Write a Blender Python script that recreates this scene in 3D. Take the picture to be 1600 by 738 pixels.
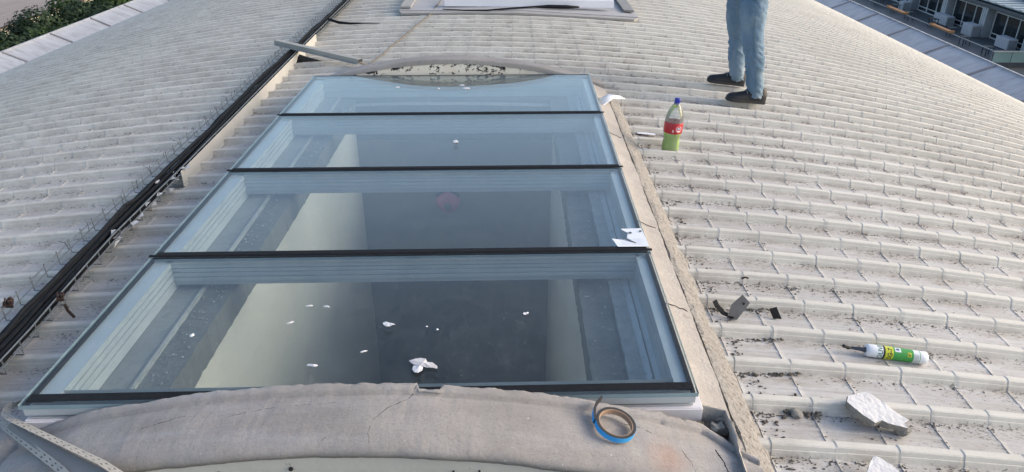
import bpy, bmesh, math, random
from math import sin, cos, pi, sqrt, radians, exp, floor
from mathutils import Vector, Matrix, noise as mnoise
random.seed(7)
sc = bpy.context.scene
for o in list(bpy.data.objects): bpy.data.objects.remove(o)

# ------------------------------------------------------------------ camera
cam_d = bpy.data.cameras.new('camera'); cam = bpy.data.objects.new('camera', cam_d)
sc.collection.objects.link(cam); sc.camera = cam
PIT, YAW, ROL, FPX = .4802, -.0012, .0024, 1147.8
fw = Vector((sin(YAW)*cos(PIT), cos(YAW)*cos(PIT), -sin(PIT)))
rt = Vector((cos(YAW), -sin(YAW), 0)); up = rt.cross(fw)
r2 = cos(ROL)*rt + sin(ROL)*up; u2 = -sin(ROL)*rt + cos(ROL)*up
M = Matrix((r2, u2, -fw)).transposed().to_4x4(); M.translation = (.448, 0, 1.63)
cam.matrix_world = M
cam_d.sensor_fit = 'HORIZONTAL'; cam_d.sensor_width = 36; cam_d.lens = 36*FPX/1600
cam_d.clip_start = .05; cam_d.clip_end = 3000
sc.render.resolution_x = 1024; sc.render.resolution_y = 472

# ------------------------------------------------------------------ sky, sun, exposure
SUN_EL, SUN_AZ = radians(24), radians(88)        # azimuth clockwise from +Y (sun to the right, a little behind)
w = bpy.data.worlds.new('World'); sc.world = w; w.use_nodes = True
nt = w.node_tree; nt.nodes.clear()
sky = nt.nodes.new('ShaderNodeTexSky'); sky.sky_type = 'NISHITA'; sky.sun_disc = False
sky.sun_elevation = SUN_EL; sky.sun_rotation = SUN_AZ
sky.air_density = 1.0; sky.dust_density = 3.2; sky.ozone_density = 1.0
bg = nt.nodes.new('ShaderNodeBackground'); bg.inputs[1].default_value = .15
wo = nt.nodes.new('ShaderNodeOutputWorld')
nt.links.new(sky.outputs[0], bg.inputs[0]); nt.links.new(bg.outputs[0], wo.inputs[0])
sd = bpy.data.lights.new('sun', 'SUN'); sd.energy = .75; sd.angle = radians(34); sd.color = (1, .94, .86)
so = bpy.data.objects.new('sun', sd); sc.collection.objects.link(so)
dv = Vector((sin(SUN_AZ)*cos(SUN_EL), cos(SUN_AZ)*cos(SUN_EL), sin(SUN_EL)))
so.rotation_euler = dv.to_track_quat('Z', 'Y').to_euler(); so.location = (20, 0, 20)
sc.view_settings.view_transform = 'Standard'; sc.view_settings.look = 'None'
sc.view_settings.exposure = .95; sc.view_settings.gamma = 1
sc.render.engine = 'CYCLES'
sc.cycles.max_bounces = 10; sc.cycles.transparent_max_bounces = 16

# ------------------------------------------------------------------ helpers
def link(o): sc.collection.objects.link(o); return o
def tag(o, label=None, cat=None, group=None, kind=None):
    if label: o['label'] = label
    if cat: o['category'] = cat
    if group: o['group'] = group
    if kind: o['kind'] = kind
    return o
def empty(name, loc=(0,0,0), rz=0, parent=None):
    o = bpy.data.objects.new(name, None); link(o); o.location = loc; o.rotation_euler = (0,0,rz)
    o.empty_display_size = .1
    if parent: o.parent = parent
    return o
def meshobj(name, vs, fs, mats, parent=None, smooth=False, mi=None):
    me = bpy.data.meshes.new(name); me.from_pydata([tuple(v) for v in vs], [], fs); 
    for m in (mats if isinstance(mats, (list, tuple)) else [mats]): me.materials.append(m)
    if mi: me.polygons.foreach_set('material_index', mi)
    if smooth: me.polygons.foreach_set('use_smooth', [True]*len(me.polygons))
    me.update()
    o = bpy.data.objects.new(name, me); link(o)
    if parent: o.parent = parent
    return o
class MB:
    def __init__(s): s.v=[]; s.f=[]; s.m=[]
    def add(s, vs, fs, m=0):
        n=len(s.v); s.v+= [tuple(v) for v in vs]; s.f += [tuple(i+n for i in f) for f in fs]; s.m += [m]*len(fs); return s
    def box(s, x0,x1,y0,y1,z0,z1,m=0,shear=0):
        # shear: y offset added per metre of x
        q=lambda x,y,z:(x,y+shear*(x),z)
        vs=[q(x0,y0,z0),q(x1,y0,z0),q(x1,y1,z0),q(x0,y1,z0),q(x0,y0,z1),q(x1,y0,z1),q(x1,y1,z1),q(x0,y1,z1)]
        return s.add(vs,[(0,3,2,1),(4,5,6,7),(0,1,5,4),(1,2,6,5),(2,3,7,6),(3,0,4,7)],m)
    def tube(s, pts, r, n=8, m=0, caps=True):
        pts=[Vector(p) for p in pts]; rs = r if isinstance(r,(list,tuple)) else [r]*len(pts)
        vs=[]; fs=[]; prev=None
        for i,p in enumerate(pts):
            a=pts[max(i-1,0)]; b=pts[min(i+1,len(pts)-1)]; t=(b-a)
            if t.length<1e-9: t=Vector((0,0,1))
            t.normalize()
            if prev is None:
                h=Vector((0,0,1)) if abs(t.z)<.9 else Vector((1,0,0)); e=t.cross(h).normalized()
            else: e=(prev-t*prev.dot(t)).normalized()
            prev=e; g=t.cross(e)
            for k in range(n):
                an=2*pi*k/n; vs.append(p+(e*cos(an)+g*sin(an))*rs[i])
        for i in range(len(pts)-1):
            for k in range(n):
                k2=(k+1)%n; fs.append((i*n+k,i*n+k2,(i+1)*n+k2,(i+1)*n+k))
        if caps: fs.append(tuple(range(n-1,-1,-1))); fs.append(tuple((len(pts)-1)*n+k for k in range(n)))
        return s.add(vs,fs,m)
    def lathe(s, prof, n=24, m=0, c=(0,0,0)):
        vs=[];fs=[]
        for (r,z) in prof:
            for k in range(n):
                a=2*pi*k/n; vs.append((c[0]+r*cos(a),c[1]+r*sin(a),c[2]+z))
        for i in range(len(prof)-1):
            for k in range(n):
                k2=(k+1)%n; fs.append((i*n+k,i*n+k2,(i+1)*n+k2,(i+1)*n+k))
        return s.add(vs,fs,m)
    def prism(s, poly, z0, z1, m=0, zf=None):
        n=len(poly); vs=[(x,y,z0) for x,y in poly]+[(x,y,z1) for x,y in poly]
        fs=[tuple(range(n-1,-1,-1)),tuple(range(n,2*n))]+[(i,(i+1)%n,n+(i+1)%n,n+i) for i in range(n)]
        return s.add(vs,fs,m)
    def build(s, name, mats, parent=None, smooth=False, bevel=0):
        o=meshobj(name,s.v,s.f,mats,parent,smooth,s.m)
        if bevel:
            bm=bmesh.new(); bm.from_mesh(o.data)
            es=[e for e in bm.edges if len(e.link_faces)==2 and e.calc_face_angle(0)>.5]
            bmesh.ops.bevel(bm,geom=es,offset=bevel,segments=2,affect='EDGES',clamp_overlap=True)
            bm.to_mesh(o.data); bm.free()
        return o
def copy_tree(o, parent=None):
    c=o.copy(); link(c)
    if parent: c.parent=parent
    for k in o.children: copy_tree(k,c)
    return c
def autosmooth(o, ang=.6):
    o.data.polygons.foreach_set('use_smooth',[True]*len(o.data.polygons))
    try: o.data.set_sharp_from_angle(angle=ang)
    except Exception: pass
    return o
def fbm(x,y,z=0,o=4):
    return mnoise.fractal(Vector((x,y,z)),1.0,2.0,o)

# ------------------------------------------------------------------ materials
def newmat(name):
    m=bpy.data.materials.new(name); m.use_nodes=True; t=m.node_tree; b=t.nodes['Principled BSDF']; return m,t,b
def N(t,ty,**k):
    n=t.nodes.new(ty)
    for a,b in k.items(): setattr(n,a,b)
    return n
def coords(t, world=True, stretch=(1,1,1)):
    mp=N(t,'ShaderNodeMapping'); mp.inputs['Scale'].default_value=stretch
    if world: g=N(t,'ShaderNodeNewGeometry'); t.links.new(g.outputs['Position'],mp.inputs[0])
    else: g=N(t,'ShaderNodeTexCoord'); t.links.new(g.outputs['Object'],mp.inputs[0])
    return mp.outputs[0]
def noise(t,co,scale,detail=6,rough=.6,dist=0):
    n=N(t,'ShaderNodeTexNoise'); n.inputs['Scale'].default_value=scale; n.inputs['Detail'].default_value=detail
    n.inputs['Roughness'].default_value=rough; n.inputs['Distortion'].default_value=dist
    t.links.new(co,n.inputs['Vector']); return n.outputs['Fac']
def ramp(t,fac,stops):
    r=N(t,'ShaderNodeValToRGB'); e=r.color_ramp.elements
    while len(e)<len(stops): e.new(.5)
    for q,(p,c) in zip(e,stops):
        q.position=p; q.color=(c,c,c,1) if isinstance(c,(int,float)) else (*c,1)
    t.links.new(fac,r.inputs[0]); return r.outputs[0]
def mix(t,fac,a,b):
    n=N(t,'ShaderNodeMix',data_type='RGBA')
    if isinstance(fac,(int,float)): n.inputs[0].default_value=fac
    else: t.links.new(fac,n.inputs[0])
    for s,v in ((6,a),(7,b)):
        if isinstance(v,tuple): n.inputs[s].default_value=(*v,1)
        else: t.links.new(v,n.inputs[s])
    return n.outputs[2]
def math_(t,op,a,b=None):
    n=N(t,'ShaderNodeMath',operation=op)
    for i,v in enumerate((a,b)):
        if v is None: continue
        if isinstance(v,(int,float)): n.inputs[i].default_value=v
        else: t.links.new(v,n.inputs[i])
    return n.outputs[0]
def bump(t,b,h,dist,strength=1):
    n=N(t,'ShaderNodeBump'); n.inputs['Distance'].default_value=dist; n.inputs['Strength'].default_value=strength
    t.links.new(h,n.inputs['Height']); t.links.new(n.outputs[0],b.inputs['Normal'])
def pm(name,c1,c2=None,scale=5,rough=.6,bd=0,bs=40,metallic=0,world=False,stretch=(1,1,1),spec=.5,dirt=None,dscale=9,dthr=(.55,.7)):
    m,t,b=newmat(name); b.inputs['Roughness'].default_value=rough; b.inputs['Metallic'].default_value=metallic
    b.inputs['Specular IOR Level'].default_value=spec
    co=coords(t,world,stretch)
    c2=c2 or tuple(x*.82 for x in c1)
    f=ramp(t,noise(t,co,scale),[(.3,0.),(.7,1.)])
    col=mix(t,f,c1,c2)
    if dirt:
        d=ramp(t,noise(t,co,dscale,8,.7),[(dthr[0],0.),(dthr[1],1.)]); col=mix(t,d,col,dirt)
    t.links.new(col,b.inputs['Base Color'])
    if bd: bump(t,b,noise(t,co,bs,5,.6),bd)
    return m

# painted roof sheet: rib tops and pans; a 'dirt' vertex attribute marks where dirt can lodge (rib foot, crimps)
def roof_mat(name,c1,c2,cd):
    m,t,b=newmat(name); b.inputs['Roughness'].default_value=.62; b.inputs['Specular IOR Level'].default_value=.35
    cs=coords(t,True,(.6,6,1)); cw=coords(t,True,(1,1,1))
    streak=ramp(t,noise(t,cs,3.2,7,.65),[(.35,0.),(.7,1.)])
    col=mix(t,streak,c1,c2)
    blotch=ramp(t,noise(t,cw,.9,5,.6),[(.45,0.),(.75,.5)])
    col=mix(t,blotch,col,tuple(x*.8 for x in c2))
    fine=ramp(t,noise(t,cw,70,4,.7),[(.3,.0),(.75,.28)]); col=mix(t,fine,col,cd)
    # brown film more frequent close to the skylight kerb works (patches of a large noise)
    film=ramp(t,noise(t,coords(t,True,(1,3,1)),5,8,.75),[(.42,0.),(.66,1.)])
    at=N(t,'ShaderNodeAttribute',attribute_name='dirt')
    gx=N(t,'ShaderNodeNewGeometry'); sx=N(t,'ShaderNodeSeparateXYZ'); t.links.new(gx.outputs['Position'],sx.inputs[0])
    nk=ramp(t,math_(t,'ADD',math_(t,'MULTIPLY',sx.outputs['X'],.25),math_(t,'MULTIPLY',noise(t,cw,4,4,.6),.12)),[(.36,.55),(.50,0.)])
    film=math_(t,'MULTIPLY',film,math_(t,'ADD',math_(t,'ADD',math_(t,'MULTIPLY',math_(t,'MULTIPLY',at.outputs['Fac'],1.25),ramp(t,math_(t,'ADD',math_(t,'MULTIPLY',sx.outputs['X'],.2),.5),[(.3,.15),(.72,1.)])),.05),nk))
    col=mix(t,film,col,(.36,.33,.295))
    # moss and grit specks
    sp=noise(t,coords(t,True,(1,2.2,1)),55,5,.75)
    big=noise(t,cw,1.7,3,.6)
    thr=math_(t,'ADD',math_(t,'MULTIPLY',at.outputs['Fac'],.17),math_(t,'MULTIPLY',big,.22))
    s=math_(t,'ADD',sp,thr)
    spk=ramp(t,s,[(.81,0.),(.87,.75)])
    col=mix(t,spk,col,(.055,.05,.042))
    t.links.new(col,b.inputs['Base Color'])
    bump(t,b,noise(t,coords(t,True,(.8,4,1)),26,6,.65),.0022)
    return m
M_rib=roof_mat('roof_paint_rib',(.66,.64,.58),(.565,.54,.485),(.44,.40,.35))
M_pan=roof_mat('roof_paint_pan',(.57,.56,.545),(.46,.445,.425),(.33,.31,.295))

def foam_mat():
    m,t,b=newmat('foam_membrane'); b.inputs['Roughness'].default_value=.85; b.inputs['Specular IOR Level'].default_value=.2
    co=coords(t,True,(1,2.0,1)); cw=coords(t,True)
    c=mix(t,ramp(t,noise(t,co,3.2,6,.6),[(.3,0.),(.68,1.)]),(.385,.36,.34),(.295,.272,.252))
    c=mix(t,ramp(t,noise(t,coords(t,True,(.5,5,1)),2.4,6,.6),[(.5,0.),(.75,.7)]),c,(.43,.42,.425))
    c=mix(t,ramp(t,noise(t,cw,95,4,.75),[(.50,0.),(.72,.5)]),c,(.22,.20,.18))
    c=mix(t,ramp(t,noise(t,cw,70,3,.7),[(.70,0.),(.74,.8)]),c,(.7,.68,.65))
    # rust-orange stain patch near the right end of the near band
    g=N(t,'ShaderNodeNewGeometry'); v=N(t,'ShaderNodeVectorMath',operation='DISTANCE'); v.inputs[1].default_value=(.885,1.53,.13)
    t.links.new(g.outputs['Position'],v.inputs[0])
    d=math_(t,'ADD',v.outputs['Value'],math_(t,'MULTIPLY',noise(t,cw,22,4,.6),.09))
    c=mix(t,ramp(t,d,[(.055,.35),(.125,0.)]),c,(.42,.20,.11))
    t.links.new(c,b.inputs['Base Color'])
    bump(t,b,noise(t,cw,90,8,.8),.0035)
    return m
M_foam=foam_mat()
M_kerb=pm('kerb_render',(.43,.395,.36),(.35,.32,.29),7,.85,.006,70,world=True,dirt=(.28,.24,.2),dscale=30,dthr=(.6,.72))
M_rough=pm('rough_mortar',(.34,.32,.295),(.24,.225,.205),40,.95,.010,60,world=True,dirt=(.13,.115,.1),dscale=70,dthr=(.52,.62))
M_cream=pm('cream_paint_old',(.62,.60,.53),(.54,.52,.45),3,.6,.002,30,world=True,dirt=(.2,.17,.13),dscale=22,dthr=(.64,.7))
def peel_mat():
    m,t,b=newmat('cream_paint_peeling'); b.inputs['Roughness'].default_value=.6
    cw=coords(t,True,(1,1,1.3)); g=N(t,'ShaderNodeNewGeometry'); sx=N(t,'ShaderNodeSeparateXYZ'); t.links.new(g.outputs['Position'],sx.inputs[0])
    at=N(t,'ShaderNodeAttribute',attribute_name='edge')
    s=math_(t,'ADD',noise(t,cw,19,8,.72,.4),math_(t,'MULTIPLY',at.outputs['Fac'],.13))
    big=noise(t,coords(t,True,(1,1,.01)),2.6,2,.5)
    s=math_(t,'ADD',s,math_(t,'MULTIPLY',big,.30))
    c=mix(t,ramp(t,s,[(.77,0.),(.785,1.)]),mix(t,ramp(t,noise(t,cw,9,5,.6),[(.4,0.),(.8,1.)]),(.88,.80,.68),(.76,.64,.48)),(.015,.014,.013))
    t.links.new(c,b.inputs['Base Color']); return m
M_peel=peel_mat()
M_alu=pm('white_aluminium',(.56,.59,.59),(.47,.50,.51),6,.4,.0006,60,world=False)
M_alud=pm('grey_aluminium',(.52,.53,.53),(.45,.46,.46),6,.45)
M_sill=pm('white_pvc_sill',(.80,.765,.77),(.74,.70,.71),4,.45)
M_black=pm('black_sealant',(.006,.006,.007),(.012,.012,.013),40,.6,.002,60,world=True,dirt=(.09,.09,.09),dscale=60,dthr=(.66,.7),spec=.2)
M_cable=pm('black_cable',(.008,.009,.011),(.014,.016,.02),30,.7,.001,80,world=True,spec=.15)
M_wire=pm('galvanised_wire',(.25,.27,.28),(.17,.185,.19),40,.5,metallic=.5)
M_plate=pm('tray_side_paint',(.46,.45,.42),(.39,.38,.35),5,.6,.001,30,world=True,dirt=(.2,.17,.13),dscale=26,dthr=(.66,.74))
M_rust=pm('rust',(.055,.032,.024),(.035,.022,.018),60,.9,.003,80)
M_foil=pm('torn_foil',(.6,.6,.6),(.4,.4,.4),30,.4,metallic=.4)
M_zinc=pm('zinc_sheet',(.46,.475,.50),(.35,.36,.385),1.6,.5,.002,8,world=True,stretch=(1,3,1),dirt=(.24,.23,.235),dscale=3,dthr=(.5,.75))
M_zincseam=pm('zinc_seam',(.3,.29,.30),(.24,.23,.24),8,.6,world=True)
M_conc=pm('slab_concrete',(.21,.215,.205),(.15,.155,.15),5,.9,.006,40,world=True,dirt=(.32,.32,.3),dscale=24,dthr=(.6,.74))
M_conc2=pm('ledge_mortar_light',(.46,.46,.445),(.35,.35,.34),22,.9,.008,60,world=True,dirt=(.5,.5,.48),dscale=40,dthr=(.6,.7))
M_ledge=pm('ledge_screed',(.30,.31,.31),(.25,.26,.26),6,.85,.003,30,world=True)
M_pale=pm('ledge_pale_paint',(.80,.83,.81),(.66,.69,.68),5,.8,.003,30,world=True,dirt=(.3,.32,.31),dscale=12,dthr=(.66,.74))
M_ledgerib=pm('ledge_rib_mortar',(.42,.43,.42),(.32,.33,.32),12,.85,.003,40,world=True)
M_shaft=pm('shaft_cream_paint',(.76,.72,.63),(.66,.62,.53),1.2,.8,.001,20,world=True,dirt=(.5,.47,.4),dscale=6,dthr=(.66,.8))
M_far=pm('shaft_end_shaded',(.33,.325,.30),(.28,.275,.255),1.3,.85,.001,20,world=True,dirt=(.36,.35,.33),dscale=4,dthr=(.55,.8))  # end walls darker than the cream sides: their shade is put into the colour
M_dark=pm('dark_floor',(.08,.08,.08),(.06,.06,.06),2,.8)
M_flake=pm('white_flake',(.74,.74,.76),(.55,.55,.58),30,.7,.001,90)
M_paper=pm('white_paper',(.80,.82,.86),(.72,.74,.78),20,.6,.0006,60)
M_pfoam=pm('white_plaster',(.66,.655,.66),(.56,.555,.56),16,.9,.006,45,dirt=(.28,.26,.25),dscale=38,dthr=(.63,.70))
M_stone=pm('broken_mortar',(.34,.32,.28),(.22,.205,.18),20,.95,.012,50)
M_clod=pm('dark_clod',(.13,.115,.095),(.07,.062,.05),40,.95,.006,80)
M_grit=pm('grit',(.16,.14,.115),(.06,.054,.046),90,.95,world=True)
M_darkgap=pm('dark_void',(.02,.02,.02),(.03,.028,.026),20,.95,world=True)

def glass_mat(name,tint,sp=1.0,dust=.0):
    m=bpy.data.materials.new(name); m.use_nodes=True; t=m.node_tree; t.nodes.clear()
    g=N(t,'ShaderNodeNewGeometry'); d=N(t,'ShaderNodeVectorMath',operation='DOT_PRODUCT')
    t.links.new(g.outputs['Normal'],d.inputs[0]); t.links.new(g.outputs['Incoming'],d.inputs[1])
    c=math_(t,'ABSOLUTE',d.outputs['Value']); p=math_(t,'POWER',math_(t,'SUBTRACT',1.,c),5.)
    F=math_(t,'ADD',math_(t,'MULTIPLY',p,.96*sp),.03); F=math_(t,'MINIMUM',F,1.)
    tr=N(t,'ShaderNodeBsdfTransparent'); tr.inputs[0].default_value=(*tint,1)
    gl=N(t,'ShaderNodeBsdfGlossy'); gl.inputs['Roughness'].default_value=.0; gl.inputs[0].default_value=(.97,.97,.92,1)
    a=N(t,'ShaderNodeMixShader'); t.links.new(F,a.inputs[0]); t.links.new(tr.outputs[0],a.inputs[1]); t.links.new(gl.outputs[0],a.inputs[2])
    out=a.outputs[0]
    if dust:
        df=N(t,'ShaderNodeBsdfDiffuse'); df.inputs[0].default_value=(.62,.64,.64,1)
        cw=coords(t,True); f1=ramp(t,noise(t,cw,9,9,.75),[(.45,dust*.4),(.64,dust),(.74,dust*5)])
        f2=ramp(t,noise(t,coords(t,True,(2.5,.8,1)),22,7,.75,.5),[(.5,0.),(.8,dust*1.6)])
        f3=ramp(t,noise(t,cw,130,2,.6),[(.72,0.),(.76,dust*14)])
        f=math_(t,'ADD',math_(t,'ADD',f1,f2),f3)
        b=N(t,'ShaderNodeMixShader'); t.links.new(f,b.inputs[0]); t.links.new(out,b.inputs[1]); t.links.new(df.outputs[0],b.inputs[2]); out=b.outputs[0]
    o=N(t,'ShaderNodeOutputMaterial'); t.links.new(out,o.inputs[0]); return m
M_glass=glass_mat('skylight_glass',(.88,.92,.93),1.75,.022)
M_gedge=pm('glass_edge_green',(.30,.40,.43),(.22,.31,.35),10,.15,world=True)
M_winglass=pm('window_glass_dark',(.012,.016,.02),(.02,.026,.032),.6,.08,world=True)

# ================================================================== VAULTED ROOF
RR=20.0; PITCH=.213; Y0=3.03
def roofz(x,h=0.): return sqrt((RR+h)**2-x*x)-RR
# rib profile across a row: (y, height, zone 0 pan / 1 rib, dirt)
PROF=[(-.1765,.0,0,.4),(-.122,.0,0,.4),(-.117,.003,0,.1),(-.107,.003,0,.1),(-.102,.0,0,.45),(-.064,.0,0,.7),(-.0375,.0005,0,1.),
      (-.0345,.004,1,.7),(-.0270,.0215,1,.05),(-.0242,.0222,1,.05),(-.0190,.0350,1,.0),(-.0150,.0385,1,.0),(-.003,.0402,1,0),(.009,.0385,1,.0),(.0135,.0350,1,.0),(.0285,.004,1,.0),(.0365,.0,1,.2)]
def row_mesh(x0,x1,seed):
    rnd=random.Random(seed); me_v=[]; fs=[]; mi=[]; dirt=[]
    sm=[]   # (s, scale, ridge, crimpdirt)
    n0=int(math.ceil((x0-1.666)/.205)); n1=int(floor((x1-1.666)/.205))
    sm.append((x0,1.0,0,0))
    for n in range(n0,n1+1):
        s=1.666+.205*n+rnd.uniform(-.003,.003)
        if s-.02<x0 or s+.02>x1: continue
        k=rnd.uniform(.8,1.25)
        sm+= [(s-.012,.972,0,.35),(s-.003,.978-.016*k,.0005,.55),(s+.0,.972,.0022*k,.4),(s+.003,1.03,.0012,.1),(s+.016,1.03,0,0)]
    sm.append((x1,1.0,0,0))
    nP=len(PROF)
    wob=[rnd.uniform(-1,1)*.0012 for _ in sm]
    for i,(s,sca,rid,cd) in enumerate(sm):
        a=s/RR
        for (y,h,z,d) in PROF:
            hh=h*sca if z else h+rid*(1.6 if h<.002 else 1.)
            yy=y*(1+(sca-1)*.5) if z else y
            r=RR+hh; me_v.append((r*sin(a),yy+wob[i],r*cos(a)-RR)); dirt.append(min(1,d+cd*(.9 if y<-.02 else .2)))
    for i in range(len(sm)-1):
        for j in range(nP-1):
            fs.append((i*nP+j,(i+1)*nP+j,(i+1)*nP+j+1,i*nP+j+1)); mi.append(1 if PROF[j][2]==0 and PROF[j+1][2]==0 else 0)
    me=bpy.data.meshes.new('roof_panel'); me.from_pydata(me_v,[],fs); me.materials.append(M_rib); me.materials.append(M_pan)
    me.polygons.foreach_set('material_index',mi)
    at=me.attributes.new('dirt','FLOAT','POINT'); at.data.foreach_set('value',dirt); me.update(); return me
roof=empty('vaulted_roof'); tag(roof,'long white barrel-vaulted roof of ribbed crimped metal sheets','roof',kind='structure')
fullm=[row_mesh(-8.6,8.6,s) for s in range(4)]
leftm=[row_mesh(-8.6,-1.045,s+10) for s in range(2)]; rightm=[row_mesh(1.20,8.6,s+20) for s in range(2)]
def put(me,k,i):
    o=bpy.data.objects.new('roof_panel',me); link(o); o.parent=roof; o.location=(0,Y0+PITCH*k,0)
KC0,KC1=-8,10    # rows cut by the skylight
for k in range(-34,112):
    if KC0<=k<=KC1: put(leftm[k%2],k,0); put(rightm[(k+1)%2],k,0)
    else: put(fullm[(k*7+3)%4],k,0)

# eaves gutter ledges: sloped zinc sheets with seams, raised outer lip
for side,xo,zo in ((-1,9.4,-1.80),(1,9.4,-1.845)):
    g=empty('eaves_ledge'); tag(g,('left' if side<0 else 'right')+' eaves ledge of bluish zinc sheets along the vault','roof ledge',kind='structure')
    ys=[-8]; ph=.0 if side>0 else .6
    yy=-8+ph
    while yy<34: yy+=1.66; ys.append(yy)
    if side<0: ys.append(13.05); ys.sort()
    for a,b in zip(ys[:-1],ys[1:]):
        mb=MB(); x_in,z_in=8.35,-2.25
        za=random.uniform(-.004,.004)
        mb.add([(side*x_in,a,z_in),(side*xo,a,zo+za),(side*xo,b-.015,zo+za),(side*x_in,b-.015,z_in),
                (side*x_in,a,z_in-.03),(side*xo,a,zo-.03),(side*xo,b-.015,zo-.03),(side*x_in,b-.015,z_in-.03)],
               [(0,1,2,3),(4,7,6,5),(0,4,5,1),(1,5,6,2),(2,6,7,3),(3,7,4,0)])
        mb.build('zinc_sheet',M_zinc,g)
        sb=MB(); t=.03
        sb.add([(side*x_in,b-.04,z_in+.002),(side*xo,b-.04,zo+.004),(side*xo,b+.02,zo+.004),(side*x_in,b+.02,z_in+.002),
                (side*x_in,b-.03,z_in+t),(side*xo,b-.03,zo+t),(side*xo,b+.005,zo+t),(side*x_in,b+.005,z_in+t)],
               [(4,5,6,7),(0,1,5,4),(1,2,6,5),(2,3,7,6),(3,0,4,7)])
        sb.build('seam',M_zincseam,g)
    lip=MB(); x_a,x_b=sorted((side*xo,side*(xo+.035))); lip.box(x_a,x_b,-8,34,zo-.25,zo+.025); lip.build('outer_lip',M_zinc,g)
# building body under the vault
bw=empty('hall_walls'); tag(bw,'plain walls of the hall under the vaulted roof','wall',kind='structure')
mb=MB(); mb.box(-9.38,-9.12,-8,34,-24.4,-2.1); mb.box(9.12,9.38,-8,34,-24.4,-2.1); mb.box(-9.1,9.1,33.7,33.95,-24.4,-.6); mb.box(-9.1,9.1,-8,-7.75,-24.4,-.6)
mb.build('wall',pm('hall_render',(.4,.39,.37),(.34,.33,.31),1.5,.9,world=True),bw)

# ================================================================== SKYLIGHT
SH=.0342
def fy(k,x): return 1.689+.907*k+SH*(x+1.014)
ZG=.18
sl=empty('skylight',(0,1.7,0)); tag(sl,'large four-pane flat glass skylight in a white aluminium frame','skylight')
def P(o): # keep world coordinates under the skylight empty
    o.parent=sl; o.location=(0,-1.7,0); return o
yb=1.689+SH*1.014
def pane(k):
    mb=MB(); a=fy(k,0)+(.0 if k==0 else .012); b=fy(k+1,0)-(.0 if k==3 else .012)
    q=lambda x,y,z:(x,y+SH*x,z)
    x0,x1=-1.014,1.014; z0,z1=ZG-.015,ZG
    vs=[q(x0,a,z0),q(x1,a,z0),q(x1,b,z0),q(x0,b,z0),q(x0,a,z1),q(x1,a,z1),q(x1,b,z1),q(x0,b,z1)]
    mb.add(vs,[(0,3,2,1),(4,5,6,7)],0); mb.add(vs,[(0,1,5,4),(1,2,6,5),(2,3,7,6),(3,0,4,7)],1)
    o=P(mb.build('glass_pane',[M_glass,M_gedge]))
    # black edge band (spacer and frit) inside the unit, between its two sheets
    e=MB(); t0=.008; bw_=.012; z=ZG-.004
    def strip(xa,xb,ya,yb_):
        e.add([q(xa,ya,z),q(xb,ya,z),q(xb,yb_,z),q(xa,yb_,z),q(xa,ya,z-.01),q(xb,ya,z-.01),q(xb,yb_,z-.01),q(xa,yb_,z-.01)],
              [(0,1,2,3),(4,7,6,5),(0,4,5,1),(1,5,6,2),(2,6,7,3),(3,7,4,0)])
    fw_= .035 if k==0 else .02
    strip(x0+t0,x0+t0+bw_,a+t0,b-.01); strip(x1-t0-bw_,x1-t0,a+t0,b-.01)
    z=ZG+.0105; a_=a+(.016 if k==0 else .0); strip(x0+t0+.004,x1-t0-.004,a_,a_+fw_); strip(x0+t0+.004,x1-t0-.004,b-.014,b-.002)
    e.v=[(x_,y_,(ZG+.0007 if z_>ZG+.009 else (ZG+.0002 if z_>ZG-.0001 else z_))) for x_,y_,z_ in e.v]
    eo=e.build('edge_band',M_black,o)
    return o
for k in range(4): pane(k)
# black sealant joints, slightly raised, between the panes
for k in (1,2,3):
    mb=MB(); n=60
    for i in range(n):
        xa=-1.022+2.044*i/n; xb=-1.022+2.044*(i+1)/n
        ya,yb_=fy(k,xa),fy(k,xb); wa=.0115+.002*fbm(xa*9,k); wb=.0115+.002*fbm(xb*9,k)
        mb.add([(xa,ya-wa,ZG+.001),(xb,yb_-wb,ZG+.001),(xb,yb_,ZG+.006),(xa,ya,ZG+.006),(xa,ya+wa,ZG+.001),(xb,yb_+wb,ZG+.001)],[(0,1,2,3),(3,2,5,4)])
    P(mb.build('sealant_joint',M_black,smooth=True))
def ribbed_face(mb,p0,p1,zs,dep,nrm):
    """fluted profile face between two ends; zs list from top down, dep the outward offset at each z"""
    for (z,d),(z2,d2) in zip(zip(zs[:-1],dep[:-1]),zip(zs[1:],dep[1:])):
        a=Vector(p0)+Vector(nrm)*d; b=Vector(p1)+Vector(nrm)*d; a2=Vector(p0)+Vector(nrm)*d2; b2=Vector(p1)+Vector(nrm)*d2
        mb.add([(a.x,a.y,z),(b.x,b.y,z),(b2.x,b2.y,z2),(a2.x,a2.y,z2)],[(0,3,2,1)])
ZF=[.164,.142,.1415,.136,.1355,.122,.1215,.116,.1155,.100,.0995,.094,.0935,.078,.0775,.062,.056]
DF=[.012,.012,.004,.004,.010,.010,.003,.003,.010,.010,.003,.003,.010,.010,.002,.002,.002]
for k in (1,2,3):
    mb=MB(); o_=.018
    a=(-.945,fy(k,-.945)-o_,0); b=(.965,fy(k,.965)-o_,0); a2=(-.945,fy(k,-.945)+o_+.02,0); b2=(.965,fy(k,.965)+o_+.02,0)
    ribbed_face(mb,a,b,ZF,DF,(0,-1,0)); ribbed_face(mb,b2,a2,ZF,DF,(0,1,0))
    ya=a[1]-.012; yb_=b[1]-.012
    mb.add([(a[0],a[1]-.012,.1645),(b[0],b[1]-.012,.1645),(b2[0],b2[1]+.012,.1645),(a2[0],a2[1]+.012,.1645)],[(0,1,2,3)])
    mb.add([(a[0],a[1]-.002,.056),(b[0],b[1]-.002,.056),(b2[0],b2[1]+.002,.056),(a2[0],a2[1]+.002,.056)],[(3,2,1,0)])
    P(mb.build('crossbeam',M_alu))
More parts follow.
